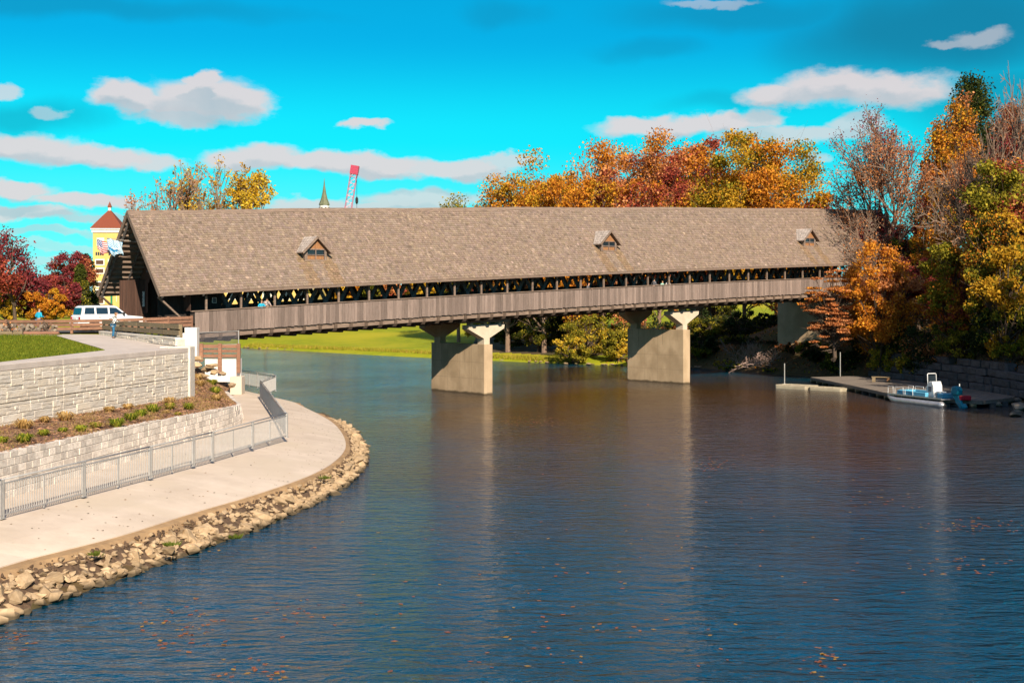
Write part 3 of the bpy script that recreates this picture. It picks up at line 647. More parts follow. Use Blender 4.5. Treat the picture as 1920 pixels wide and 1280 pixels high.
for a in [(45,830,'green',1.0,'largest green clump in the front row at the left end of the mulch bed'),
          (82,817,'green',.7,'small dark green clump right of the largest green one at the left of the bed'),
          (118,811,'green',.6,'smallest green clump, third in the front row of the mulch bed'),
          (152,810,'green',.85,'round green clump fourth in the front row of the mulch bed'),
          (180,803,'mixed',.8,'yellow green clump fifth in the front row of the mulch bed'),
          (218,801,'green',1.1,'broad low green clump at the middle of the front row of the bed'),
          (246,789,'green',1.0,'green clump just right of the broad one in the middle of the bed'),
          (264,781,'green',1.0,'bright green clump second behind the broad middle one'),
          (287,774,'green',1.2,'widest bright green clump below the right third of the ashlar wall'),
          (318,768,'mixed',1.0,'tall yellow green clump under the right end of the ashlar wall'),
          (2,832,'green',.8,'green clump cut by the left edge of the photo'),
          (45,805,'tan',1.2,'large straw coloured clump near the foot of the ashlar wall at the left'),
          (84,793,'tan',.8,'small straw coloured clump second along the ashlar wall'),
          (122,789,'tan',1.15,'wide straw coloured clump third along the ashlar wall'),
          (205,773,'tan',.8,'straw coloured clump at the wall foot behind the middle green ones'),
          (240,767,'tan',.8,'straw coloured clump at the wall foot right of the middle'),
          (318,757,'tan',1.0,'straw coloured clump touching the right end of the ashlar wall'),
          (312,776,'tan',.55,'tiny straw tuft in front of the tall yellow green clump'),
          (354,768,'green',.95,'green clump just past the corner of the ashlar wall'),
          (334,779,'mixed',.5,'small dry tuft close above the block wall at the right'),
          (375,724,'tan',1.1,'straw clump beyond the wall corner, nearest of the far patch'),
          (372,712,'tan',1.1,'straw clump second in the far patch below the white post'),
          (398,722,'green',1.2,'green clump at the far end of the bed beside its kerb'),
          (404,738,'green',1.2,'bright green clump in the middle of the far patch of the bed'),
          (406,752,'tan',1.1,'rounded straw clump low in the far patch near the kerb'),
          (392,705,'green',1.0,'green clump furthest up the slope in the far patch')]:
    clump(a[0], a[1], a[2], a[3], a[4])
def inbed():
    while True:
        y = R.uniform(36, 88); xo = float(np.interp(y, [p.y for p in outer], [p.x for p in outer])); xi = float(np.interp(y, [p.y for p in inner], [p.x for p in inner])); x = R.uniform(xi+.3, xo-.1)
        if math.sin(x*2.1+y*.7)+math.sin(y*1.9-x)+R.gauss(0,.6) > .3: return x, y, bed_z(x, y)
grass_field('dry_ground_cover', 'thin dry straw and low green shoots between the clumps of the bed', inbed, 9000, (.04,.16), ((.42,.26,.12),(.34,.2,.09),(.3,.24,.06),(.5,.34,.16)), .018)
# small weeds between the rocks
for u, v, l in [(180,1040,'small green weed sprouting above the left riprap rocks'),(323,1022,'tiny green weed between riprap rocks at their middle'),(443,1008,'tiny green weed low among the riprap'),(610,897,'small green weed at the sand edge near the bend')]:
    mb = MB()
    for _ in range(40):
        a = R.random()*6.28; h = R.uniform(.05,.15); r0 = R.uniform(.0,.2); x, y = math.cos(a)*r0, math.sin(a)*r0
        mb.add([(x-.03,y,0),(x+.03,y,0),(x*1.6,y*1.6,h)], [(0,1,2)], 0, (.12,.15,.02))
    p = G(u, v, 1.2); tag(mb.build('weed', m_leaf, loc=p, fix=False, tint=True), l, 'plant', 'weeds on the left bank')

# ---------------------------------------------------------------- promenade railing
def railing():
    root = empty('steel_railing', (-10.05, 60.1, 1.94), 0, 'grey galvanised steel picket railing running along the promenade and bending back towards the bridge', 'railing')
    path = [Vector(p) for p in [(-15.3,31,0),(-14.25,37.6,0),(-12.4,46.2,0),(-11.4,51.3,0),(-10.05,60.1,0),(-15.8,84.7,0),(-16.0,91.3,0),(-19.6,97.6,0)]]
    post = mesh_only(MB().box(-.03,.03,-.03,.03,0,1.1).box(-.07,.07,-.07,.07,0,.015), 'post', m_galv)
    thin = mesh_only(MB().box(-.02,.02,-.02,.02,0,1.0), 'post', m_galv)
    pk = MB(); o = root.location
    for si, (a, b) in enumerate(zip(path, path[1:])):
        d = b-a; ln = d.length; d.normalize(); n = max(1, round(ln/2.0)); st = ln/n; rz = math.atan2(d.y, d.x)
        for i in range(n+ (si in (3, 6))):
            p = a+d*(i*st); main = (i % 2 == 0)
            piece('post', post if main else thin, root, (p.x-o.x, p.y-o.y, 0), (0, 0, rz))
            if main and si < 4: q = p+d*.12; piece('post', post, root, (q.x-o.x, q.y-o.y, 0), (0, 0, rz))
        A = a-Vector((o.x, o.y, 0)); B = b-Vector((o.x, o.y, 0)); z = Vector((0, 0, 1))
        MB().tube([A+z*1.09, B+z*1.09], .026, 8).build('handrail', m_galv, root, smooth=True)
        for h in (.98, .10): MB().beam(A+z*h, B+z*h, .035, .035).build('rail', m_galv, root)
        for k in range(int(ln/.125)):
            p = A+d*(k*.125+.06); pk.beam(p+z*.10, p+z*.98, .02, .02, (0, 1, 0))
    tag(pk.build('pickets', m_galv, root, fix=False), kind='stuff')
railing()
# low concrete kerb under the second leg of the railing and the block by the bridge

# every left bank object surveyed so far goes out to its true distance from the viewpoint
eye_ = Vector((0, 0, EYE))
for o in [o for o in S.objects if o not in left_before and o.parent is None]:
    o.location = eye_+(o.location-eye_)*KL; o.scale = o.scale*KL
# terrace path between the front lawn and the walls
pr = resample([(-24.3,37,0),(-20.85,53.6,0),(-18.4,71.3,0),(-18.9,74.7,0),(-27.9,90.5,0),(-33,91.0,0),(-62,92.5,0)], 120)
pl_ = resample([(-24.8,37,0),(-21.6,53.6,0),(-21.3,70.8,0),(-22.5,73.5,0),(-29.7,88.0,0),(-33,88.9,0),(-62,90,0)], 120)
def zp_(p, h=.03): return Vector((p.x, p.y, float(zplat(p.y))+h))
strip('upper_path', [[zp_(p) for p in pr], [zp_(a.lerp(b, .5)) for a, b in zip(pr, pl_)], [zp_(p) for p in pl_]], m_path)
def inlawn():
    while True:
        y = R.uniform(46, 89.5); x = R.uniform(-40, -21)
        e = np.interp(y, [37,53.6,70.8,88], [-24.8,-21.6,-21.3,-29.7])
        if x < e-.05 and x/y > -.42: return x, y, float(zplat(y))
grass_field('lawn_grass', 'short green grass blades of the front lawn above the ashlar wall', inlawn, 26000)

# ---------------------------------------------------------------- covered bridge
BX1, BY1 = -1.6055, 116.055; BD = Vector((.780575, .625062, 0)); BN = Vector((-.625062, .780575, 0)); BANG = math.atan2(BD.y, BD.x)
def zs(t): return 7.12+.0465*t-.00012*t*t                     # underside of the skirt above the water
def Bw(t, w, z): return Vector((BX1+BD.x*t+BN.x*w, BY1+BD.y*t+BN.y*w, z))
T0, T1 = -28.2, 55.0; RT0, RT1 = -31.15, 60.0; WE, WR = -1.6, 4.0; SL = 6.0/5.6
bridge = empty('covered_bridge', Bw(0, 0, 0), BANG, 'long weathered wooden covered bridge with shingled roof standing on concrete piers over the river', 'bridge')
def sweep(mb, t0, t1, w0, w1, o0, o1, step=2.8, mi=0):
    ts = [t0]; 
    while ts[-1]+step < t1-.3: ts.append(ts[-1]+step)
    ts.append(t1); vs = []
    for t in ts:
        z = zs(t); vs += [(t,w0,z+o0),(t,w1,z+o0),(t,w1,z+o1),(t,w0,z+o1)]
    fs = [(0,1,2,3)]+[(4*i+k, 4*i+(k+1) % 4, 4*i+4+(k+1) % 4, 4*i+4+k) for i in range(len(ts)-1) for k in range(4)]+[tuple(4*(len(ts)-1)+k for k in (3,2,1,0))]
    return mb.add(vs, fs, mi)
# skirt planks, each its own piece
nb = 296; bw = (T1-T0)/nb
pl_me = []
for k in range(6):
    mb = MB(); j = random.Random(k).uniform(-.012,.012); mb.add([(-.5,-.5,0),(.5,-.5,0+j),(.5,.5,0+j),(-.5,.5,0),(-.5,-.5,1),(.5,-.5,1),(.5,.5,1),(-.5,.5,1)], [(3,2,1,0),(4,5,6,7),(0,1,5,4),(1,2,6,5),(2,3,7,6),(3,0,4,7)])
    pl_me.append(mesh_only(mb, 'plank', m_plank))
for i in range(nb):
    t = T0+(i+.5)*bw; o = piece('plank', pl_me[i % 6], bridge, (t, -1.1+R.uniform(-.008,.012), zs(t)+R.uniform(-.035,.02)), (0, R.uniform(-.004,.004), 0), (bw-R.uniform(.006,.02), .03, 1.53+R.uniform(-.01,.02)))
mb = MB(); sweep(mb, T0, T1, 9.08, 9.12, 0, 1.55); mb.build('far_skirt', m_plank, bridge)
mb = MB(); sweep(mb, T0-.3, T1, -1.2, -.98, 1.55, 1.62); mb.build('handrail', m_beam, bridge)
mb = MB(); sweep(mb, T0-.3, T1, 9.0, 9.2, 1.55, 1.62); mb.build('handrail', m_beam, bridge)
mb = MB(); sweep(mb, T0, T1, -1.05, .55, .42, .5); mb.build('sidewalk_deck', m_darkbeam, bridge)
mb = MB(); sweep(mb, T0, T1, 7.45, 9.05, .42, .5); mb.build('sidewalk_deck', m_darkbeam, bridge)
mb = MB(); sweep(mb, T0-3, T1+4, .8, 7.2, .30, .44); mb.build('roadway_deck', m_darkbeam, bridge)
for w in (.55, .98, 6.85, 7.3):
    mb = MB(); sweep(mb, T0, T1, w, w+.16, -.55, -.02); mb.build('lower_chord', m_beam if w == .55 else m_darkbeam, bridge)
for w in (.5, 1.0, 6.8, 7.34):
    mb = MB(); sweep(mb, T0+.5, T1, w, w+.12, 3.75, 4.05); mb.build('upper_chord', m_truss, bridge)
mb = MB(); sweep(mb, T0, T1, -.93, -.78, -.40, .3); mb.build('edge_stringer', m_beam, bridge)
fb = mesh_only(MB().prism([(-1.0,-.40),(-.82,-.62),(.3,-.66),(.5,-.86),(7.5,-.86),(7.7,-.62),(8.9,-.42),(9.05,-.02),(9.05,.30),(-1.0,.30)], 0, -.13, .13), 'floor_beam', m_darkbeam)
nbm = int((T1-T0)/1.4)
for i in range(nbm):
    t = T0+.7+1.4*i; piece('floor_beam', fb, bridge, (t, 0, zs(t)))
mb = MB()
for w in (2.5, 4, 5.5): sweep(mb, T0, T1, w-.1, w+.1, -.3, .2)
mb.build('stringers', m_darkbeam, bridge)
post = mesh_only(MB().box(-.07,.07,-.06,.06,1.4,3.35), 'post', m_beam)
t = -27.27
while t < T1:
    piece('post', post, bridge, (t, -1.0, zs(t)), rot=(0,0,0)); piece('post', post, bridge, (t, 9.0, zs(t))); t += 2.8
# town lattice: single planks leaning both ways, on both trusses
def lat(sgn, w):
    dz = 4.6; dt = dz/1.73; a = Vector((-sgn*dt/2, w, -.55)); b = Vector((sgn*dt/2, w, 4.05))
    return mesh_only(MB().beam(a, b, .075, .30, (sgn*-1*dz, 0, dt)), 'lattice_plank', m_truss)
def lat2(sgn):
    dz = 4.6; dt = dz/1.73; mb = MB(); h = .175; a = (-sgn*dt/2, -.55); b = (sgn*dt/2, 4.05)
    return mesh_only(mb.prism([(a[0]-h,a[1]),(a[0]+h,a[1]),(b[0]+h,b[1]),(b[0]-h,b[1])], 1, -.04, .04), 'lattice_plank', m_truss)
la, lb = lat2(1), lat2(-1)
for w in (.78, 7.08):
    t = -24.6
    while t < T1-1:
        piece('lattice_plank', la, bridge, (t, w-.05, zs(t))); piece('lattice_plank', lb, bridge, (t+.02, w+.05, zs(t))); t += 1.4
tie = mesh_only(MB().box(-.1,.1,.8,7.2,3.8,4.05), 'tie_beam', m_truss)
raf = MB()
t = T0+1
while t < T1:
    piece('tie_beam', tie, bridge, (t, 0, zs(t))); t += 2.8
# roof
roof = []
for side in (0, 1):
    mb = MB(); ts = np.linspace(RT0, RT1, 31)
    for t in ts:
        z = zs(t); e = WE if side == 0 else 8-WE
        sag = .03*math.sin(t*.31)+.015*math.sin(t*1.3)
        for (w, o) in ((e, 3.06), (WR, 9.06), (WR, 8.92), (e, 2.94)): mb.v.append((t, w, z+o+(sag if w == WR else 0)))
    for i in range(30):
        for k in range(4): mb.f.append([4*i+k, 4*i+(k+1) % 4, 4*i+4+(k+1) % 4, 4*i+4+k]); mb.m.append(0); mb.c.append((1,1,1))
    mb.f += [[0,1,2,3], [123,122,121,120]]; mb.m += [0,0]; mb.c += [(1,1,1)]*2
    roof.append(mb.build('roof_deck', m_darkbeam if side == 0 else m_shingle, bridge, fix=True, tint=True))
# shingles: real overlapping courses on the slope that faces the river
def shingles(mb, t0, t1, w0, w1, o0, sl, expo, wid, zf, thick=.028, seed=3, lift=.02, cut=None):
    r = random.Random(seed); L_ = math.hypot(w1-w0, (w1-w0)*sl); n = int(L_/expo); cs = (w1-w0)/L_; sn = cs*sl
    for k in range(n+1):
        t = t0+r.uniform(-.2, 0)
        while t < t1:
            w = wid*r.uniform(.55, 1.35); a = max(t, t0); b = min(t+w-.008, t1)
            if b-a > .03:
                s0 = k*expo+r.uniform(-.02,.012)-(.04 if k == 0 else 0); s1 = min(s0+expo*1.25, L_); tz_ = (zf(a)+zf(b))/2
                lo = lift+thick+r.uniform(0,.014)
                def pt(t_, s, h): return (t_, w0+s*cs-h*sn, tz_+o0+s*sn+h*cs)
                vs = [pt(a,s0,lift-.01),pt(b,s0,lift-.01),pt(a,s0,lo),pt(b,s0,lo),pt(a,s1,lift-.005),pt(b,s1,lift-.005)]
                v = r.gauss(1, .12); v = max(.62, min(1.5, v))
                if r.random() < .035: v *= 1.35
                c = (v, v*r.uniform(.95,1.01), v*r.uniform(.88,1.02))
                wmid = w0+(s0+expo*.5)*cs
                for td in (-17.5, 13.55, 42.4):
                    if sl > 1 and wmid < .6 and abs(abs((a+b)/2-td)-1.05) < .42+.2*r.random(): c = (c[0]*.98, c[1]*.90, c[2]*.74)
                mb.add(vs, [(0,1,3,2),(2,3,5,4),(0,2,4),(1,5,3)], 0, c)
            t += w
mb = MB(); shingles(mb, RT0, RT1, WE-.05, WR-.02, 3.06-.05, SL, .245, .23, zs)
o = mb.build('shingles', m_shingle, bridge, fix=False, tint=True); o['kind'] = 'stuff'
mb = MB(); sweep(mb, RT0, RT1, WE-.09, WE-.03, 2.80, 3.06); mb.build('eave_fascia', m_beam, bridge)
mb = MB(); sweep(mb, RT0, RT1, 9.63, 9.69, 2.80, 3.06); mb.build('eave_fascia', m_beam, bridge)
capw = MB(); 
for (wa, wb, za, zb) in ((WR-.24, WR, 8.87, 9.14), (WR, WR+.24, 9.14, 8.87)):
    ts = np.linspace(RT0-.05, RT1, 60); vs = []
    for t in ts:
        z = zs(t)+.03*math.sin(t*.31)+.015*math.sin(t*1.3); vs += [(t,wa,z+za),(t,wb,z+zb),(t,wb,z+zb+.03),(t,wa,z+za+.03)]
    capw.add(vs, [(0,1,2,3)]+[(4*i+k, 4*i+(k+1) % 4, 4*i+4+(k+1) % 4, 4*i+4+k) for i in range(59) for k in range(4)])
capw.build('ridge_cap', m_beam, bridge)
# bargeboards, purlins and rafters seen under the open gable end
z0 = zs(RT0)
mb = MB(); mb.beam((RT0-.02, WE-.08, z0+2.86), (RT0-.02, WR, z0+8.98), .07, .3, (0,-SL,1)); mb.build('bargeboard', m_beam, bridge)
mb = MB(); mb.beam((RT0-.02, 9.68, z0+2.86), (RT0-.02, WR, z0+8.98), .07, .3, (0,SL,1)); mb.build('bargeboard', m_beam, bridge)
for side in (0, 1):
    for k in range(15):
        w = WE+.3+k*.36; o_ = 2.88+(w-WE)*SL; ww = w if side == 0 else 8-w
        p = MB().box(RT0+.1, RT0+3.6, ww-.05, ww+.05, -.13, .02); x = p.build('purlin', m_beam, bridge, loc=(0, 0, z0+o_)); x.rotation_euler = (0, 0, 0)
    for t in (RT0+.25, RT0+1.9, RT0+3.4):
        m2 = MB(); e = WE if side == 0 else 9.6; m2.beam((t, e, zs(t)+2.72), (t, WR, zs(t)+8.72), .12, .16, (0, -SL if side == 0 else SL, 1)); m2.build('rafter', m_truss, bridge)
# portal: boarded gable behind the overhang with a chamfered opening, and slanted cheek walls
tp = -28.3; zp = zs(tp)
def gz(w): return 2.85+(min(w, 8-w)-WE)*SL
g = MB()
x = -.6
while x < 8.6:
    x2 = x+.24; m_ = (x+x2)/2
    if m_ < 8.6:
        top = gz(m_)-.03
        if 1.2 < m_ < 6.8: bot = 4.55 - max(0, abs(m_-4)-1.9)*1.0
        else: bot = 1.6 if m_ < 4 else 1.4
        if top > bot+.1:
            b_ = MB().box(x+.005, x2-.005, -.02, .02, 0, 1)
            o = link(bpy.data.objects.new('portal_board', mesh_only(MB().box(-.02,.02,-.115,.115,0,1), 'portal_board', m_redwood))); o.parent = bridge; o.location = (tp+R.uniform(-.006,.006), m_, zp+bot); o.scale = (1, 1, top-bot)
    x = x2
for w in (.52, 7.48):      # boarded end bays, their lower front edge raked back
    bd = MB()
    t = -30.2
    while t < -25.4:
        bot = 1.1-(t+30.2)*.9 if t < -28.4 else -.5
        o = link(bpy.data.objects.new('cheek_board', mesh_only(MB().box(-.115,.115,-.02,.02,0,1), 'cheek_board', m_redwood if w > 4 else m_blackwood))); o.parent = bridge
        bot = max(-.5, 1.3-(t+30.2)*.75); o.location = (t, w, zs(t)+bot); o.scale = (1, 1, 4.0-bot); t += .24
MB().beam((-31.0,-1.1,zs(-31)+2.75), (T0-.02,-1.1,zs(T0)+.15), .12, .2, (0,1,0)).build('raked_brace', m_beam, bridge)
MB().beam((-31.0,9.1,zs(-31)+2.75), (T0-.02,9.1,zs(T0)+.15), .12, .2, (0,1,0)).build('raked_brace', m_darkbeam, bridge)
MB().beam((tp-.1,1.2,zp+4.6), (tp-.1,6.8,zp+4.6), .12, .16).build('lintel', m_truss, bridge)
MB().box(-26.1,-25.75,.40,.44,zs(-26)+2.05,zs(-26)+2.45).build('notice_board', m_wtrim, bridge)
o = bpy.data.objects.new('notice', mesh_only(MB().box(-26.06,-25.79,.388,.398,zs(-26)+2.09,zs(-26)+2.41), 'notice', m_greyf)); link(o); o.parent = bridge
MB().box(-.1,.02,-.1,.32,0,1.15).build('clearance_sign', m_wtrim, bridge, loc=(tp-.1, 7.4, zp+1.9))
sg = bpy.data.objects['clearance_sign']
for k in range(4): MB().box(-.13,-.105,-.02,.24,.12+k*.26,.27+k*.26).build('sign_lettering', m_black, sg)
lamp = MB().box(-.3,0,-.18,.18,0,.35).build('portal_lamp', m_whitef, bridge, loc=(tp-.05, 2.4, zp+5.2)); MB().box(-.31,-.29,-.12,.12,.06,.29).build('lens', m_greyf, lamp)
lamp = MB().box(-.3,0,-.18,.18,0,.35).build('portal_lamp', m_greyf, bridge, loc=(tp-.05, 3.3, zp+5.3))
# dormers
def dormer(t, w=.22):
    z = zs(t)+3.12+(w-WE)*SL; hw = 1.02; wh = .92; pk = 1.9; dp = .35
    d = MB(); back = lambda h: h/SL
    # side walls and front frame as solid timber, open window
    d.box(-hw,-hw+.22,0,.06,-.1,wh); d.box(hw-.22,hw,0,.06,-.1,wh); d.box(-hw+.22,hw-.22,0,.06,-.1,.12)
    d.prism([(0,0),(back(wh+.2),wh+.2),(back(wh+.2)-.2,wh),(0,wh)], 0, -hw-.0, -hw+.06); d.prism([(0,0),(back(wh+.2),wh+.2),(back(wh+.2)-.2,wh),(0,wh)], 0, hw-.06, hw)
    root = d.build('dormer', m_beam, bridge, loc=(t, w, z))
    MB().prism([(-hw,wh),(hw,wh),(0,pk-.12)], 1, 0, .05).build('gable_board', m_orangewood, root)
    for x0, x1, y0, y1 in ((-.8,.8,.44,.50),(-.03,.03,.12,.92),(-.82,-.75,.12,.92),(.75,.82,.12,.92),(-.82,.82,.86,.93)): MB().box(x0,x1,-.03,.02,y0,y1).build('window_frame', m_plank, root)
    MB().box(-.8,.8,.062,.08,.46,.92).build('pane', m_dglass, root)
    MB().box(-.8,.8,.062,.075,.1,.46).build('inner_board', m_orangewood, root)
    for s in (-1, 1):
        e0 = Vector((s*(hw+.32), -.32, wh-.28)); r0 = Vector((0, -.32, pk)); e1 = Vector((s*(hw+.32), back(wh-.28)+.05, wh-.28)); r1 = Vector((0, back(pk)+.05, pk)); th = Vector((0,0,-.07))
        MB().add([e0,r0,r1,e1,e0+th,r0+th,r1+th,e1+th], [(0,1,2,3),(7,6,5,4),(0,4,5,1),(1,5,6,2),(2,6,7,3),(3,7,4,0)]).build('dormer_roof', m_beam, root)
        MB().beam(e0+Vector((0,-.03,-.06)), r0+Vector((0,-.03,-.04)), .05, .17, (0,0,1)).build('bargeboard', m_beam, root)
        for k in range(6):
            a = k/6; b = (k+1.12)/6
            n = 7
            for q in range(n):
                y0 = -.34+ (q/n)*(back(pk)*.0+1.9); 
            p0 = e0.lerp(r0, a); p1 = e0.lerp(r0, min(b, 1)); q1 = e1.lerp(r1, min(b, 1)); q0 = e1.lerp(r1, a); l0 = Vector((0,0,.06)); l1 = Vector((0,0,.02))
            mm = MB(); m_seg = 5
            for q in range(m_seg):
                f0, f1 = q/m_seg+.006, (q+1)/m_seg-.006; v = R.uniform(.8,1.15)
                mm.add([p0.lerp(q0,f0)+l0,p0.lerp(q0,f1)+l0,p1.lerp(q1,f1)+l1,p1.lerp(q1,f0)+l1,p0.lerp(q0,f0),p0.lerp(q0,f1)], [(0,1,2,3),(4,5,1,0)], 0, (v,v,v))
            mm.build('shingle_course', m_shingle2, root, fix=False, tint=True)
for t in (-17.5, 13.55, 42.4): dormer(t, .05)
# piers with their tee caps
def pier(tc, top):
    h = .46; mb = MB(); c = .10
    poly = [(-h,.12),(-h+c,0),(h-c,0),(h,.12),(h,7.9),(h-c,8),(-h+c,8),(-h,7.9)]
    mb.prism([(p[0]+tc, p[1]) for p in poly], 2, -2.5, top)
    root = mb.build('pier', m_conc, bridge, bevel=.02)
    ztop = zs(tc)-.62-.42
    for w in (1.9, 3.6, 5.4): MB().box(tc-h-.003,tc-h+.01,w-.009,w+.009,-.5,top-.03).build('form_line', m_conc2, root)
    for z_ in (1.35, 2.75): MB().box(tc-h-.004,tc-h+.01,.2,7.8,z_-.008,z_+.008).build('form_line', m_conc2, root)
    for (w, wd, ln) in ((.9,.14,1.1),(2.9,.22,1.6),(4.6,.12,.9),(6.3,.25,1.9),(7.2,.1,1.2)): MB().add([(tc-h-.0035,w-wd/2,top-.02),(tc-h-.0035,w+wd/2,top-.02),(tc-h-.0035,w+wd*.2,top-ln),(tc-h-.0035,w-wd*.1,top-ln*.9)],[(0,1,2,3)]).build('drip_stain', m_drip, root, fix=False)
    for w in (.30, 6.75):
        T = [(-.30,top),(.30,top),(.30,top+.55),(1.9,ztop-.38),(1.95,ztop-.06),(1.95,ztop),(-1.95,ztop-.10),(-1.95,ztop-.45),(-.30,top+.5)]
        MB().prism([(tc+p[0], p[1]) for p in T], 1, w, w+.95).build('tee_cap', m_conc if w > 1 else m_white2, root, bevel=.015)
        bo = MB()
        for s in (-2.6, 0, 2.3): pass
        MB().prism([(tc-2.7,ztop+.07),(tc+2.7,ztop+.19),(tc+2.7,ztop+.55),(tc-2.7,ztop+.43)], 1, w+.08, w+.42).build('bolster', m_beam, root)
        for s in (-1.6, -.1, 1.5): MB().box(tc+s-.14, tc+s+.14, w+.05, w+.6, ztop-.1, ztop+.12+s*.02).build('bearing_pad', m_conc, root)
m_white2 = M('pale_cap_concrete', (.58,.49,.38), (.48,.40,.30), .85, 1.2, bump=.1)
m_conc2 = M('form_joint', (.27,.20,.13), None, .9)
m_drip = M('drip_stain', (.40,.29,.185), (.33,.24,.155), .9, 2)
pier(-.46, 4.3); pier(23.86, 5.25)
MB().box(48.6, 50.4, -1.2, 9.65, 1.0, 7.85).build('abutment', m_conc, bridge, bevel=.03)
MB().box(49.6, 50.4, -1.2, 9.65, 7.85, 9.4).build('abutment_backwall', m_conc, bridge)
for w in (1.2, 3.4, 5.6, 7.8): MB().box(48.9, 49.4, w, w+.5, 7.85, zs(49)-.86).build('bearing_block', m_conc, bridge)
# left abutment in white concrete with its lower wing
ab = MB(); ab.box(-29.3,-28.3,-1.35,9.3,.8,zs(-28.3)+.02); ab.build('abutment', m_white, bridge, bevel=.02)
bpy.data.objects['covered_bridge']['label']
# pennants at the far end
for k in range(5):
    t = 46.2+k*.75; z = zs(t)+2.75
    MB().add([(-.28,0,0),(.28,0,0),(0,.02,-.75),(-.28,.02,0),(.28,.02,0)], [(0,1,2),(3,4,2)]).build('pennant', m_blue if k % 2 == 0 else m_whitef, bridge, loc=(t, -1.25, z), fix=False)

# deck level of the approach road
zroad = 5.9
flat('approach_road', [tuple(Bw(-28.2,-1.2,6.12)), tuple(Bw(-28.2,9.2,6.12)), tuple(Bw(-36,9.3,5.95)), (-62,112,5.86), (-62,98,5.83), (-30.4,93.5,5.84), (-27.7,94.1,5.90), tuple(Bw(-32,-1.2,6.0))], m_road)
# lower white wing wall, brown railing and chain link beside the abutment
wing = empty('white_wing_wall', P(415, 700, 96), 0, 'white painted concrete wing wall stepping down beside the bridge abutment', 'wall')
def wbox(u0, u1, v0, v1, Y, dy, name, mat, root, **k):
    a = P(u0, v1, Y); b = P(u1, v0, Y); o = root.location
    return MB().box(a.x-o.x, b.x-o.x, -0+Y-o.y, Y+dy-o.y, a.z-o.z, b.z-o.z).build(name, mat, root, **k)
wbox(384, 451, 672, 716, 95.6, .5, 'wall_panel', m_white, wing, bevel=.02)
wbox(346, 369, 614, 690, 94.6, .8, 'wall_pillar', m_white, wing, bevel=.02)
wbox(431, 453, 706, 740, 94.6, 1.2, 'stone_footing', m_prom, wing, bevel=.04)
fr = empty('brown_guard_fence', P(415, 660, 95.4), 0, 'short reddish brown plank guard fence standing on the white wing wall', 'fence')
for u in (377, 412, 447): wbox(u-3.2, u+3.2, 644, 699 if u > 380 else 678, 95.2, .18, 'post', m_fencer, fr)
for v0, v1 in ((646,652.5),(655,661),(664,670)): wbox(372, 449, v0, v1, 95.42, .06, 'board', m_fencer, fr)
cl = empty('chain_link_fence', P(408, 634, 96), 0, 'grey chain link fence panel under the near end of the bridge skirt', 'fence')
for u in (370, 447.5): 
    a = P(u, 619, 95.9); b = P(u, 650, 95.9); MB().tube([a-cl.location, b-cl.location], .035, 6).build('post', m_galv, cl)
for v in (621.5, 646): MB().tube([P(370, v+2, 95.9)-cl.location, P(447.5, v-1, 95.9)-cl.location], .02, 6).build('rail', m_galv, cl)
mb = MB(); a = P(370, 647, 95.9); b = P(447, 622, 95.9); W_, H_ = b.x-a.x, b.z-a.z
x = -H_
while x < W_:
    for s in (1, -1):
        p0 = [x, 0.] if s == 1 else [x, H_]; p1 = [x+H_, H_] if s == 1 else [x+H_, 0.]
        def clip(p, q):
            (x0, y0), (x1, y1) = p, q
            if x0 < 0: y0 += (y1-y0)*(0-x0)/(x1-x0); x0 = 0
            if x1 > W_: y1 = y0+(y1-y0)*(W_-x0)/(x1-x0); x1 = W_
            return (x0, y0), (x1, y1)
        if x+H_ > 0 and x < W_:
            q0, q1 = clip(p0, p1); mb.beam(Vector((a.x+q0[0], 95.9, a.z+q0[1]))-cl.location, Vector((a.x+q1[0], 95.9, a.z+q1[1]))-cl.location, .012, .012, (0,1,0))
    x += .085
tag(mb.build('mesh_wires', m_greyf, cl, fix=False), kind='stuff')
# rough boulders on the slope under the white pillar
for i, (u, v, s) in enumerate([(372,672,.8),(388,690,1.0),(402,697,.9),(365,684,.8),(355,676,.7),(418,700,.6),(380,704,.7),(398,684,.7),(435,722,.8)]):
    p = P(u, v, 93-i*.1); tag(piece('boulder', rock_me[i % 9], None, p, (0, 0, i), (s*1.5, s, s*.8)), 'pale boulder on the slope between the ashlar wall end and the white wing wall', 'rock', 'boulders under the white wing wall')

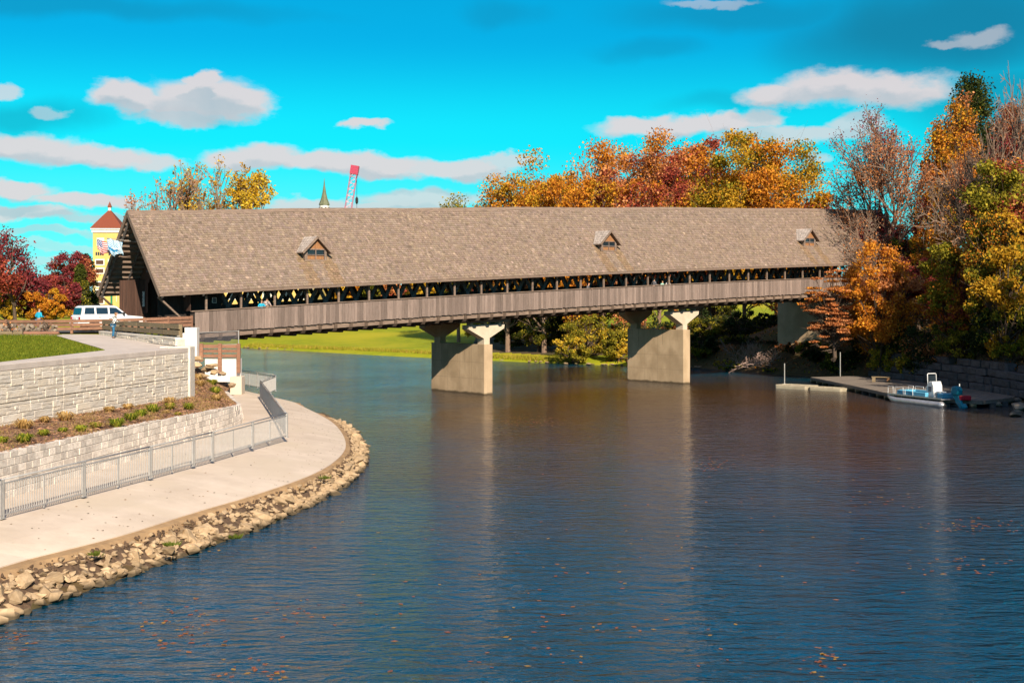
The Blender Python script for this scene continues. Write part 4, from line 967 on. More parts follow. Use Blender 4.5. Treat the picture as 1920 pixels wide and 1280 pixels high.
# ---------------------------------------------------------------- fences, low wall and things on the terrace
def low_wall():
    a = Vector((-18.3, 73.6, 0)); b = Vector((-27.6, 90.4, 0)); d = (b-a).normalized(); nrm = Vector((-d.y, d.x, 0))*1
    if nrm.x > 0: nrm = -nrm                     # face to the path, seen from the camera
    root = empty('low_ashlar_wall', (-23, 82, 5.5), 0, 'knee high grey ashlar wall carrying a plank fence beside the upper path', 'wall')
    ashlar(root, b, a, 5.36, 5.93, nrm, cell=(.3,.115), seed=9)
    MB().beam(a-nrm*.26+Vector((0,0,5.6))-root.location, b-nrm*.26+Vector((0,0,5.6))-root.location, .42, .66).build('wall_core', m_ashjoint, root)
    MB().beam(a-nrm*.2+Vector((0,0,5.98))-root.location, b-nrm*.2+Vector((0,0,5.98))-root.location, .58, .09).build('coping', m_ashlar, root)
    f = empty('weathered_plank_fence', (-23, 82, 6.03), 0, 'weathered olive brown two plank fence on top of the low ashlar wall', 'fence'); o = f.location
    n = 6
    for i in range(n):
        p = a.lerp(b, i/n); q = a.lerp(b, (i+1)/n)
        for zc in (6.28, 6.62): MB().beam(p-nrm*.16+Vector((0,0,zc))-o+d*.02, q-nrm*.16+Vector((0,0,zc))-o-d*.02, .07, .27).build('board', m_fenceo, f)
    for i in range(2*n+1):
        p = a.lerp(b, i/(2*n)); MB().beam(p-nrm*.26+Vector((0,0,6.05))-o, p-nrm*.26+Vector((0,0,6.74))-o, .12, .12, (0,1,0)).build('post', m_fenceo, f)
low_wall()
LEFT_DONE = None
def road_fence():
    f = empty('roadside_plank_fence', Bw(-35, -1.4, 5.9), 0, 'long reddish brown plank fence along the near side of the approach road', 'fence'); o = f.location
    pts = [Bw(-28.6,-1.45,5.98), Bw(-30.4,-1.45,5.93), Bw(-32.2,-1.45,5.88), Vector((-27.9,93.8,5.82)), Vector((-30.4,93.2,5.78)), Vector((-32.8,93.5,5.76)), Vector((-35.2,93.9,5.75)), Vector((-37.6,94.3,5.75))]
    for p in pts: MB().beam(p-o, p+Vector((0,0,1.0))-o, .16, .16, (0,1,0)).build('post', m_fencer, f)
    for p, q in zip(pts, pts[1:]):
        for zc in (.34, .60, .86): MB().beam(p+Vector((.02,-.1,zc))-o, q+Vector((.02,-.1,zc))-o, .05, .2).build('board', m_fencer, f)
road_fence()
def log_rail():
    f = empty('low_log_rail', (-36, 89.6, 5.76), 0, 'low weathered log kerb in front of the stone heap at the lawn back edge', 'rail')
    for i in range(5):
        x0 = -42+i*2.4; MB().tube([(x0+36, 0, .12), (x0+2.3+36, .05, .14)], [.14,.12], 8).build('log', m_fenceo if i % 2 else m_fencer, f)
log_rail()
sw = empty('dry_stone_wall', (-34.5, 91.3, 5.74), 0, 'low dry stone wall of rounded fieldstones behind the front lawn', 'wall')
fs_me = [hull_mesh('stone', m_fieldstone, 16, .85, 50+k) for k in range(5)]
for i in range(120):
    x = -40+R.random()*9.2; row = R.randrange(3); piece('stone', fs_me[i % 5], sw, (x+34.5, R.uniform(-.2,.2)-row*.02, .12+row*.22), (R.random(), R.random(), R.random()*6), (R.uniform(.3,.5),)*3)

# background helpers for people ------------------------------------------------
def skinned(name, verts, edges, radii, mat, parent, sub=1, root=0):
    me = bpy.data.meshes.new(name); me.from_pydata(verts, edges, []); me.materials.append(mat)
    o = link(bpy.data.objects.new(name, me)); o.parent = parent
    sk = o.modifiers.new('skin', 'SKIN'); sk.use_smooth_shade = True
    lay = me.skin_vertices[0].data if me.skin_vertices else None
    if lay is None:
        b = bmesh.new(); b.from_mesh(me); b.verts.layers.skin.verify(); b.to_mesh(me); b.free(); lay = me.skin_vertices[0].data
    for i, r in enumerate(radii):
        lay[i].radius = (r, r) if not hasattr(r, '__len__') else r; lay[i].use_root = (i == root)
    ss = o.modifiers.new('sub', 'SUBSURF'); ss.levels = sub; ss.render_levels = sub
    return o
def person(loc, rz, label, top, bottom, hair, height=1.7, lean=0., elbow=(.30,.06,1.12), hand=(.16,-.32,1.12), coat=False, cap=None, hairlong=False, group=None, stride=0.):
    root = empty('person', loc, rz, label, 'person', group); root.scale = (height/1.72,)*3
    ly = -lean                                        # lean forwards, the figure faces -y
    pel = (0,0,.93); sp = (0,ly*.4,1.12); ch = (0,ly*.8,1.32); nk = (0,ly*1.0,1.46); hb = (0,ly*1.1-.01,1.54); hd = (0,ly*1.15-.015,1.64)
    V = [pel, sp, ch, nk, hb, hd]; E = [(0,1),(1,2),(2,3),(3,4),(4,5)]; Rr = [(.15,.11),(.135,.095),(.16,.105),(.055,.055),(.078,.085),(.085,.098)]
    def arm(s):
        sh = (s*.17, ly*.85, 1.38); el = (s*elbow[0], ly+elbow[1], elbow[2]); wr = (s*hand[0], ly+hand[1], hand[2]); 
        i = len(V); V.extend([sh, el, wr]); E.extend([(2,i),(i,i+1),(i+1,i+2)]); Rr.extend([.062,.043,.028])
        d = (Vector(wr)-Vector(el)).normalized(); side = Vector((0,0,1)).cross(d).normalized(); pm = Vector(wr)+d*.07
        V.append(tuple(pm)); E.append((i+2, i+3)); Rr.append((.036,.018)); b = i+3
        for k, l in enumerate((.07,.08,.075,.055)):
            f0 = pm+side*(.03-.02*k)+d*.02; f1 = f0+d*l*.55+Vector((0,0,-.008)); f2 = f1+d*l*.45+Vector((0,0,-.02)); j = len(V)
            V.extend([tuple(f0), tuple(f1), tuple(f2)]); E.extend([(b,j),(j,j+1),(j+1,j+2)]); Rr.extend([.009,.008,.007])
        th = Vector(wr)+d*.03+side*.04*(1); j = len(V); V.extend([tuple(th), tuple(th+d*.04+side*.015)]); E.extend([(i+2,j),(j,j+1)]); Rr.extend([.011,.008])
        return [sh, el, wr]
    A = [arm(s) for s in (1,-1)]
    legs = []
    for s in (1,-1):
        hp = (s*.09,0,.88); kn = (s*.095,-.02+s*stride*.5,.49); an = (s*.095,.03+s*stride,.09); to = (s*.11,-.13+s*stride,.035); legs.append([hp,kn,an,to])
        i = len(V); V.extend([hp,kn,an,to]); E.extend([(0,i),(i,i+1),(i+1,i+2),(i+2,i+3)]); Rr.extend([.085,.056,.038,.03])
    # nose and ears belong to the same surface
    i = len(V); V.append((0, hd[1]-.105, 1.615)); E.append((5,i)); Rr.append(.012)
    skinned('body', V, E, Rr, m_skin, root)
    tv = [pel if coat else (0,ly*.1,.98), sp, ch, (0,ly*.95,1.44)]; te = [(0,1),(1,2),(2,3)]; tr = [(.18,.135),(.16,.12),(.19,.13),(.08,.08)]
    if coat: tv = [(0,0,.68)]+tv; te = [(i,i+1) for i in range(4)]; tr = [(.23,.17)]+tr
    cix = 3 if coat else 2
    for a in A:
        i = len(tv); k = Vector(a[1]).lerp(Vector(a[2]), .82); tv += [a[0], a[1], tuple(k)]; te += [(cix,i),(i,i+1),(i+1,i+2)]; tr += [.082,.064,.05]
    skinned('jacket', tv, te, tr, top, root)
    bv = [(0,0,.95)]; be = []; br = [(.165,.125)]
    for l in legs:
        i = len(bv); bv += [l[0], l[1], tuple(Vector(l[2])+Vector((0,0,.02)))]; be += [(0,i),(i,i+1),(i+1,i+2)]; br += [.10,.072,.055]
    skinned('trousers', bv, be, br, bottom, root)
    for l in legs: skinned('shoe', [tuple(Vector(l[2])-Vector((0,-.03,.03))), l[3]], [(0,1)], [.05,.043], m_black, root)
    hv = [(0,hd[1]+.03,1.70),(0,hd[1]+.06,1.60)]; hr = [(.10,.10),(.085,.07)]
    if hairlong: hv += [(0,hd[1]+.07,1.46),(0,hd[1]+.08,1.36)]; hr += [(.10,.06),(.07,.04)]
    skinned('hair', hv, [(i,i+1) for i in range(len(hv)-1)], hr, hair, root)
    for s in (-1,1): MB().tube([(s*.035,hd[1]-.094,1.645),(s*.035,hd[1]-.10,1.645)], .011, 6).build('eye', m_black, root)
    if cap: skinned('cap', [(0,hd[1],1.72),(0,hd[1]-.12,1.70)], [(0,1)], [(.105,.10),(.07,.02)], cap, root)
    return root
def face_to(v): return math.atan2(v.x, -v.y)     # turns the figure's -y towards v
person(Vector((-25.0, 84.6, 5.68)), face_to(Vector((.9,.4,0))), 'person in a black and white checked poncho and blue jeans leaning on the plank fence', m_check, m_jean, m_hairb, 1.66, .16, coat=True, hairlong=True)
person(Vector((-33.4, 95.2, 5.8)), face_to(Vector((.5,.9,0))), 'person in a bright blue jacket standing behind the roadside fence at the left', m_blue, m_jean, m_hairb, 1.72, .05, cap=None)
def on_bridge(u, w, **k):
    a = (u-960)/F; t = (a*(BY1+BN.y*w)-BX1-BN.x*w)/(BD.x-a*BD.y); return Bw(t, w, zs(t)+.5)
out = -BN
person(on_bridge(489, -.62), face_to(out), 'person in a light blue jacket looking out over the bridge railing', m_blue, m_jean, m_hairb, 1.6, .14, elbow=(.33,-.02,1.2), hand=(.1,-.3,1.15))
person(on_bridge(499, -.45), face_to(out), 'person in a dark checked shirt just right of the light blue jacket on the bridge', m_check2, m_jean, m_hairb, 1.78, .1, elbow=(.3,.0,1.15))
person(on_bridge(1099, -.6), face_to(out+BD*.5), 'person in dark clothes leaning low on the railing at the middle of the bridge', m_greyf, m_greyf, m_hairr, 1.6, .25)
person(on_bridge(1225, -.5), face_to(BD), 'person with grey hair and a dark jacket on the bridge, left of the two children', m_greyf, m_jean, m_hairg, 1.74, .1)
person(on_bridge(1241, -.6), face_to(out), 'blond child in a mint green top at the bridge railing', m_mint, m_jean, M('blond_hair',(.6,.42,.16)), 1.45, .1)
person(on_bridge(1252, -.6), face_to(out-BD*.4), 'red haired child in a white top at the bridge railing', m_whitef, m_jean, m_hairr, 1.5, .1)

# ---------------------------------------------------------------- white SUV entering the bridge
def suv():
    root = empty('parked_suv', Bw(-33.4, 1.9, 5.93), BANG, 'white boxy station wagon driving towards the bridge portal behind the plank fences', 'car')
    # x forwards, y to the left; 4.9 long, 1.85 wide
    prof = [(-2.42,.42),(-2.46,.62),(-2.44,1.02),(-2.36,1.10),(.95,1.10),(1.05,1.07),(2.10,.98),(2.36,.86),(2.42,.60),(2.40,.40)]
    def arch(cx): return [(cx+.42*math.cos(a), .36+.42*math.sin(a)) for a in [math.pi*i/8 for i in range(9)]]
    low = [(2.05,.34)]+[(p[0],p[1]) for p in arch(1.55)][0:9]+[(-1.0,.30)]+arch(-1.42)+[(-2.3,.36)]
    poly = prof+low
    b = MB(); b.prism([(x, z) for x, z in poly], 1, -.92, .92); b.build('body', m_car, root, bevel=.045)
    # greenhouse tapering inwards
    gh = [(-2.33,1.09),(-2.20,1.66),(-2.0,1.76),(-.1,1.78),(.25,1.72),(1.02,1.09)]
    g_ = MB(); n = len(gh); vs = [(x, -.9+.16*(z-1.09)/.69, z) for x, z in gh]+[(x, .9-.16*(z-1.09)/.69, z) for x, z in gh]
    g_.add(vs, [tuple(range(n)), tuple(range(n, 2*n))[::-1]]+[(i, n+i, n+(i+1) % n, (i+1) % n) for i in range(n)]); g_.build('cabin', m_car, root, bevel=.04)
    def win(pts, s):
        def q(x, z): return (x, s*(.9-.16*(z-1.09)/.69+.006), z)
        mm = MB(); vs = [q(*p) for p in pts]+[(v[0], v[1]-s*.02, v[2]) for v in [q(*p) for p in pts]]; k = len(pts)
        mm.add(vs, [tuple(range(k)), tuple(range(k, 2*k))[::-1]]+[(i, k+i, k+(i+1) % k, (i+1) % k) for i in range(k)]); mm.build('side_window', m_carglass, root)
    for s in (-1, 1):
        win([(-2.16,1.17),(-1.40,1.17),(-1.40,1.64),(-2.05,1.64)], s); win([(-1.27,1.17),(-.42,1.17),(-.42,1.64),(-1.27,1.64)], s); win([(-.30,1.17),(.78,1.17),(.20,1.62),(-.30,1.65)], s)
        for x in (-1.33,-.36): MB().box(x-.006,x+.006,s*.915,s*.928,.45,1.1).build('door_seam', m_black, root)
        for x in (-1.15,-.2): MB().box(x,x+.2,s*.92,s*.955,.93,.97).build('door_handle', m_chrome, root)
        MB().box(-2.475,-2.36,s*.62 if s > 0 else -.90,s*.90 if s > 0 else -.62,.72,.98).build('tail_light', m_red, root)
        MB().box(2.3,2.415,s*.5 if s > 0 else -.86,s*.86 if s > 0 else -.5,.62,.8).build('headlight', m_chrome, root)
        mi = MB().box(.62,.74,s*.92 if s > 0 else -1.12,s*1.12 if s > 0 else -.92,1.12,1.3).build('wing_mirror', m_black, root, bevel=.02)
        MB().tube([(-2.0,s*.66,1.84),(0,s*.66,1.84)], .02, 6).build('roof_rail', m_black, root)
        for cx in (1.55,-1.42):
            w = MB().tube([(cx, s*.72, .36), (cx, s*.76, .36), (cx, s*.90, .36), (cx, s*.93, .36)], [.34,.37,.37,.33], 20).build('wheel', m_tyre, root, smooth=False)
            MB().tube([(cx, s*.925, .36), (cx, s*.94, .36)], .2, 12).build('rim', m_chrome, w)
    mm = MB(); mm.add([(-2.335,-.74,1.17),(-2.335,.74,1.17),(-2.235,.66,1.62),(-2.235,-.66,1.62)], [(0,1,2,3)]); mm.build('rear_window', m_carglass, root, fix=False, loc=(-.022,0,0))
    mm = MB(); mm.add([(.95,-.72,1.17),(.95,.72,1.17),(.33,.64,1.66),(.33,-.64,1.66)], [(0,1,2,3)]); mm.build('windscreen', m_carglass, root, fix=False, loc=(.04,0,.02))
    MB().box(-2.56,-2.40,-.88,.88,.44,.62).build('bumper', m_car, root, bevel=.04); MB().box(-2.475,-2.44,-.26,.26,.76,.90).build('number_plate', m_wtrim, root)
    MB().box(2.36,2.52,-.88,.88,.40,.60).build('bumper', m_car, root, bevel=.04)
suv()

# ---------------------------------------------------------------- flags on the gable
def flag(name, label, t, w, z, wd, ht, kind, cat='flag'):
    root = empty(name, Bw(t, w, z), BANG, label, cat)
    # cloth hangs from a pole that sticks out towards -x (outwards), seen nearly side on from the river
    MB().tube([(1.5,0,.0),(-wd-.05,0,.28)], .025, 6).build('pole', m_wtrim if kind == 'us' else m_steel, root)
    n, m = 26, 13
    mb = MB(); mats = [M(name+'_white', (.8,.78,.76)), M(name+'_red', (.55,.02,.05)), M(name+'_blue', (.03,.06,.3))] if kind == 'us' else [M(name+'_white', (.8,.8,.8)), M(name+'_pale', (.12,.45,.72)), M(name+'_blue', (.02,.25,.5))]
    for j in range(m+1):
        for i in range(n+1):
            x = -wd*i/n; dr = j/m
            y = .16*math.sin(i*.55+j*.25)*(.4+dr); zz = .28*(i/n)-ht*dr*(1-.15*math.sin(i*.3))-.10*math.sin(i/n*3.1)*dr
            mb.v.append((x+.12*dr*math.sin(i*.4), y, zz))
    for j in range(m):
        for i in range(n):
            if kind == 'us': c = (1 if j % 2 == 0 else 0); c = 2 if (i >= n*.6 and j < 7) else c; c = 0 if (c == 2 and (i+j) % 3 == 0) else c
            else:
                c = 1 if (i+j) % 2 == 0 else 0
                if 7 <= j <= 10 and abs(i-13-3*math.sin(j)) < 8 and j in (8, 9): c = 2
                if j == 7 and 6 < i < 20: c = 0
            mb.f.append([j*(n+1)+i, j*(n+1)+i+1, (j+1)*(n+1)+i+1, (j+1)*(n+1)+i]); mb.m.append(c); mb.c.append((1,1,1))
    mb.build('cloth', mats, root, fix=False, smooth=True)
zf = 8-(449-HZ)/F*100
flag('national_flag', 'red, white and blue striped national flag on a pole off the bridge gable', -31.6, 6.2, 12.35, .95, .85, 'us')
flag('lozenge_flag', 'white and pale blue lozenge flag hanging closest to the bridge gable', -31.1, 5.0, 12.4, 1.15, 1.0, 'bav')

# ---------------------------------------------------------------- hotel with tower, steeple, crane
def window_unit(root, x, z, w, h, y=-.03, shutter=True, arch=False):
    fr_ = MB().box(x-w/2-.25, x+w/2+.25, y-.08, y, z-.25, z+h+.3).build('window', m_wtrim, root)
    MB().box(x-w/2, x+w/2, y-.10, y-.085, z, z+h).build('pane', m_brownw if shutter else m_dglass, fr_)
def tower():
    root = empty('hotel_tower', P(200, 570, 330), rad(4), 'tall yellow tower with white framed windows and pyramid red roof left of the bridge', 'tower')
    hw = 3.3; H_ = 17.5
    MB().box(-hw,hw,0,2*hw,-.8,H_).build('wall', m_yellow, root)
    MB().box(-hw-.25,hw+.25,-.25,2*hw+.25,H_,H_+1.0).build('cornice', m_wtrim, root); MB().box(-hw-.5,hw+.5,-.5,2*hw+.5,H_+.7,H_+1.05).build('cornice', m_wtrim, root)
    r = MB(); e = hw+.6; z = H_+1.05; r.add([(-e,-.6,z),(e,-.6,z),(e,2*hw+.6,z),(-e,2*hw+.6,z),(-.35,hw-.35,z+4.5),(.35,hw-.35,z+4.5),(.35,hw+.35,z+4.5),(-.35,hw+.35,z+4.5)], [(0,1,5,4),(1,2,6,5),(2,3,7,6),(3,0,4,7),(4,5,6,7),(3,2,1,0)]); rf = r.build('roof', m_tile, root)
    MB().box(-.3,.3,hw-.3,hw+.3,z+4.5,z+5.3).build('lantern', m_wtrim, rf); m = MB(); q = z+5.3; m.add([(-.5,hw-.5,q),(.5,hw-.5,q),(.5,hw+.5,q),(-.5,hw+.5,q),(0,hw,q+1.5)], [(0,1,4),(1,2,4),(2,3,4),(3,0,4),(3,2,1,0)]); m.build('finial', m_tile, rf)
    for x in (-1.65, 1.45):
        for zz in (4.9, 8.2, 10.3): window_unit(root, x, zz-.6, 1.8, 1.0)
        for k in range(4): MB().box(x-1.0+k*.52,x-.62+k*.52,-.06,-.01,11.9,12.7).build('small_window', m_dglass, root)
    window_unit(root, -1.6, .2, 1.7, 3.2); MB().box(.9,1.7,-.06,-.01,0,2.6).build('door', m_green, root); MB().box(-2.4,-.6,-.05,-.01,14.2,16.2).build('emblem_panel', m_wtrim, root)
tower()
def hotel():
    root = empty('hotel_wing', P(420, 568, 272), rad(-3), 'long yellow hotel wing with white framed windows glimpsed through the bridge lattice', 'building')
    MB().box(-22,18,0,14,-1,8.4).build('wall', m_yellow, root)
    r = MB(); r.prism([(-1.2,8.4),(7,12.8),(15.2,8.4)], 0, -22.6, 18.6); r.build('roof', m_tile, root)
    for i in range(11):
        for zz in (.9, 3.7, 6.2):
            x = -20+i*3.6; window_unit(root, x, zz, 1.4, 1.4, -.01, False)
    for i in range(6): MB().box(-20.4+i*7.2,-17.8+i*7.2,-1.4,-.01,2.7,2.9).build('balcony', m_wtrim, root)
hotel()
root = empty('inn_wing', P(215, 570, 322), 0, 'yellow ground floor wing with a green door at the foot of the hotel tower', 'building')
MB().box(-.5,14,0,8,-1,4.2).build('wall', m_yellow, root); MB().prism([(-.6,4.2),(4,6.8),(8.6,4.2)], 0, -.8, 14.4).build('roof', m_tile, root)
for x in (1.2,3.8,6.5,9.2,12): window_unit(root, x, .8, 1.1, 1.6, -.01, False)
def steeple():
    p = P(608, 392, 300); root = empty('steeple', Vector((p.x, p.y, 6.5)), 0, 'slender green steeple with a white lantern base rising behind the bridge roof', 'steeple'); z = 8-(392-HZ)/F*300-6.5
    m = MB(); n = 8
    MB().tube([(0,0,0),(0,0,z+1.0)], 1.05, 8).build('drum', m_wtrim, root)
    for k in range(8): a = k*math.pi/4+.39; MB().box(-.25,.25,-.03,.03,0,1.6).build('louvre', m_greyf, root, loc=(math.cos(a)*1.0, math.sin(a)*1.0, z-1.2))
    MB().tube([(0,0,z+.9),(0,0,z+1.05),(0,0,z+2.2),(0,0,z+3.6),(0,0,z+5.2),(0,0,z+6.9)], [1.25,1.2,.75,.42,.18,.02], 8).build('spire', m_spire, root)
steeple()
def crane():
    Y = 420; b = P(640, 470, Y); t = P(665, 318, Y); b = b-(t-b)*.5
    root = empty('crane_boom', b, 0, 'red lattice crane boom leaning slightly right behind the bridge roof', 'crane'); d = (t-b); L_ = d.length; d.normalize(); x = Vector((0,1,0)).cross(d).normalized(); y = Vector((0,1,0))
    hw = 1.0
    c = [Vector((0,0,0))+x*s*hw+y*q*hw for s in (-1,1) for q in (-1,1)]
    for k in c: MB().beam(k, k+d*L_, .15, .15, (0,1,0)).build('chord', m_crane, root)
    br = MB(); n = int(L_/2.0)
    for i in range(n):
        for q in (0, 1): a, bb = c[q], c[q+2]; br.beam(a+d*(i*2.0), bb+d*((i+1)*2.0 if i % 2 else i*2.0+2), .1, .1, (0,1,0)); br.beam(a+d*(i*2.0), bb+d*(i*2.0), .1, .1, (0,1,0))
    o = br.build('lacing', m_cranep, root, fix=False)
    hd = MB(); hd.beam(d*(L_-1.5), d*(L_+1.2), 2.5, 2.2, (0,1,0)); hd.build('boom_head', m_crane, root)
    q = P(669, 376, Y)-b; h0 = d*(L_)+x*1.4; MB().tube([Vector((q.x, 0, h0.z)), Vector((q.x, 0, -10))], .06, 5).build('hoist_rope', m_black, root)
    MB().tube([Vector((q.x,0,q.z+1.2)), Vector((q.x,0,q.z+.6)), Vector((q.x,0,q.z-.6)), Vector((q.x,0,q.z-1.2))], [.1,.45,.45,.1], 8).build('hook_block', m_black, root)
crane()

# ---------------------------------------------------------------- trees
OR = [(.66,.25,.025),(.78,.34,.03),(.55,.18,.02)]
YE = [(.72,.48,.03),(.62,.38,.02),(.8,.58,.08)]
RD = [(.38,.07,.045),(.5,.11,.05),(.28,.05,.04)]
MR = [(.26,.04,.05),(.36,.06,.07),(.18,.03,.035)]
RU = [(.62,.24,.08),(.72,.32,.13),(.48,.16,.05)]
OL = [(.28,.24,.02),(.42,.33,.03),(.18,.18,.015)]
GR = [(.07,.09,.012),(.12,.13,.018),(.045,.06,.01)]
DG = [(.03,.05,.012),(.05,.075,.018),(.02,.035,.01)]
GO = [(.60,.33,.02),(.5,.25,.015),(.66,.40,.035)]
def leaf_mesh(name, cen, size, cols, parent, up=.3, long=1.0, flatten=0.0, mat=None):
    n = len(cen); a = NR.normal(size=(n,3)); a[:,2] = a[:,2]*(1-flatten)+0; a /= np.linalg.norm(a,axis=1)[:,None]+1e-9
    b = NR.normal(size=(n,3)); b -= (b*a).sum(1)[:,None]*a; b /= np.linalg.norm(b,axis=1)[:,None]+1e-9
    s = size*NR.uniform(.6,1.35,(n,1)); a = a*s*.5*long; b = b*s*.36
    v = np.stack([cen-a, cen+b*1.0-a*.05, cen+a, cen-b-a*.05], 1).reshape(-1,3).astype(np.float32)
    me = bpy.data.meshes.new(name); me.vertices.add(4*n); me.vertices.foreach_set('co', v.ravel()); me.loops.add(4*n); me.polygons.add(n)
    me.loops.foreach_set('vertex_index', np.arange(4*n, dtype=np.int32)); me.polygons.foreach_set('loop_start', np.arange(0,4*n,4,dtype=np.int32)); me.polygons.foreach_set('loop_total', np.full(n,4,dtype=np.int32))
    at = me.attributes.new('tint', 'FLOAT_COLOR', 'FACE'); c = np.ones((n,4),np.float32); c[:,:3] = cols; at.data.foreach_set('color', c.ravel())
    me.materials.append(mat or m_leaf); me.update(); me.validate(); o = link(bpy.data.objects.new(name, me)); o.parent = parent; return o
def palette(cen, pals, n):
    """pals: list of palettes; neighbouring leaves share a palette by low-frequency patches"""
    ph = NR.uniform(0,6.28,6); f = .42
    q = np.sin(cen[:,0]*f+ph[0])+np.sin(cen[:,1]*f*1.1+ph[1])+np.sin(cen[:,2]*f*1.2+ph[2])+.5*np.sin(cen[:,0]*1.3+ph[3])+.5*np.sin(cen[:,2]*1.5+ph[4])+NR.normal(size=n)*.45
    r = np.argsort(np.argsort(q))/max(n-1,1); k = np.minimum((r*len(pals)).astype(int), len(pals)-1)
    P_ = np.array([[p[i % len(p)] for i in range(3)] for p in pals]); c = P_[k, NR.integers(0,3,n)]
    return c*NR.uniform(.65,1.3,(n,1))
def branchy(mb, p, d, length, r, depth, tips, r_=None, droop=0., spread=.55, n=(2,3), sides=5, rr=None, up=.12):
    rr = rr or R; segs = 3; pts = [p]; q = p; dd = d.copy()
    for i in range(segs):
        dd = (dd+Vector((rr.gauss(0,.10),rr.gauss(0,.10),rr.gauss(0,.06)+up*.35-droop*.15))).normalized(); q = q+dd*(length/segs); pts.append(q)
    mb.tube(pts, [r, r*.86, r*.74, r*.62], max(3, sides), cap=False)
    if depth == 0: tips.append((q, dd)); tips.append((pts[2], dd)); return
    k = rr.randint(*n)
    for i in range(k+1):
        if i == 0: nd = (dd+Vector((rr.gauss(0,.15),rr.gauss(0,.15),rr.gauss(0,.1)))).normalized(); st = q; ll = length*rr.uniform(.66,.85)
        else:
            ax = dd.orthogonal().normalized(); ax = Matrix.Rotation(rr.uniform(0,6.28),3,dd) @ ax; nd = (dd+ax*spread*rr.uniform(.7,1.5)+Vector((0,0,up))).normalized(); st = pts[rr.choice([1,2,3,3])]; ll = length*rr.uniform(.55,.8)
        branchy(mb, st, nd, ll, r*(.66 if i else .72), depth-1, tips, droop=droop, spread=spread, n=n, sides=sides-1, rr=rr, up=up)
def tree(label, x, y, h, rw, pals, n=9000, size=.36, cb=.25, name='broadleaf_tree', bare=False, depth=4, leafy=1., group=None, seed=None, bark=None, z=None, cl=46, clr=.25, cat='tree', ellip=None, gap=0., spread=.55, up=.12, trunks=1, flat_=.8):
    seed = seed if seed is not None else int(abs(x*13+y*7)); rr = random.Random(seed); z = tz(x, y) if z is None else z
    root = empty(name, (x, y, z-.1), 0, label, cat, group); bark = bark or m_bark
    mb = MB(); tips = []
    if bare:
        for tk in range(trunks):
            a = tk*6.28/trunks+rr.random(); d0 = Vector((math.cos(a)*.22*(trunks > 1), math.sin(a)*.22*(trunks > 1), 1)).normalized()
            hh = h*(.30 if trunks == 1 else .22)
            branchy(mb, Vector((math.cos(a)*.3*(trunks > 1), math.sin(a)*.3*(trunks > 1), 0)), d0, hh, h*.014+.05, depth, tips, spread=spread, n=(2,3), sides=7, rr=rr, up=up)
        # fit the crown to the asked height and width
        zt = max(p.z for p, d in tips); xt = sorted(math.hypot(p.x, p.y) for p, d in tips)[int(len(tips)*.95)]
        kz, kx = h/zt, rw/max(xt, .1); mb.v = [(vx*kx, vy*kx, vz*kz) for vx, vy, vz in mb.v]; tips = [(Vector((p.x*kx, p.y*kx, p.z*kz)), d) for p, d in tips]
        mb.build('trunk', bark, root, fix=False)
        if leafy > 0:
            T = np.array([p[:] for p, d in tips]); n_ = int(n); idx = NR.integers(0, len(T), n_); cen = T[idx]+NR.normal(size=(n_,3))*[.35,.35,.35]
            if leafy < 1: cut = NR.random(n_) < leafy+(1-leafy)*np.clip(1-cen[:,2]/h, 0, 1)*1.2; cen = cen[cut]
            leaf_mesh('crown', cen, size, palette(cen, pals, len(cen)), root)
        return root
    # full crown: clumps spread through an uneven ellipsoid, each carried by its own limb
    cl = int(cl*1.9); n = int(n*2.2); size *= .80; clr = clr*.95; cen_z = h*(cb+(1-cb)/2); hz = h*(1-cb)/2; C = []
    for i in range(cl*6):
        if len(C) >= cl: break
        v = Vector((rr.gauss(0,1), rr.gauss(0,1), rr.gauss(0,1))).normalized(); k = rr.random()**.38*rr.uniform(.78,1.05)
        if ellip == 'cone': zz = rr.random(); k2 = (1-zz)**.8*rr.uniform(.7,1.05)+.06; a = rr.random()*6.28; p = Vector((math.cos(a)*rw*k2, math.sin(a)*rw*k2, h*cb+(h*(1-cb))*zz))
        else:
            mxv = max(abs(v.x), abs(v.y), abs(v.z))**-.45; p = Vector((v.x*rw*k*mxv, v.y*rw*k*mxv, cen_z+v.z*hz*k*min(mxv, 1.12)))
            if v.z < 0: p.z = cen_z+v.z*hz*k*.85
        C.append(p)
    mb.tube([(0,0,0),(rr.gauss(0,.1),rr.gauss(0,.1),h*cb*.9),(rr.gauss(0,.3),rr.gauss(0,.3),h*.6),(0,0,h*.9)], [min(rw*.07+.05,.4),min(rw*.055+.04,.3),.1,.02], 8, cap=False)
    for p in C:
        s = Vector((0,0,max(h*cb*.6, p.z*rr.uniform(.35,.7)))); m1 = s.lerp(p,.5)+Vector((0,0,-.06*h*rr.random()))
        mb.tube([s,m1,p], [.09,.05,.012], 4, cap=False)
        for _ in range(3): mb.tube([m1.lerp(p,rr.random()), p+Vector((rr.gauss(0,1),rr.gauss(0,1),rr.gauss(0,.7)))*rw*.2], [.025,.008], 3, cap=False)
    mb.build('trunk', bark, root, fix=False)
    Cn = np.array([p[:] for p in C]); idx = NR.integers(0,len(Cn),n); rad_ = NR.uniform(.55,1.35,len(Cn))[idx][:,None]*np.maximum(clr*min(rw, h*.45), min(.075*h, rw*.6))
    dv = NR.normal(size=(n,3)); dv /= np.linalg.norm(dv,axis=1)[:,None]; k = NR.random((n,1))**.5*NR.uniform(.75,1.12,(n,1))
    cen = Cn[idx]+dv*k*rad_*[1,1,flat_]
    leaf_mesh('crown', cen, size, palette(cen, pals, n), root); return root
def X(u, Y): return (u-960)/F*Y
def topz(v, Y): return EYE-(v-HZ)/F*Y
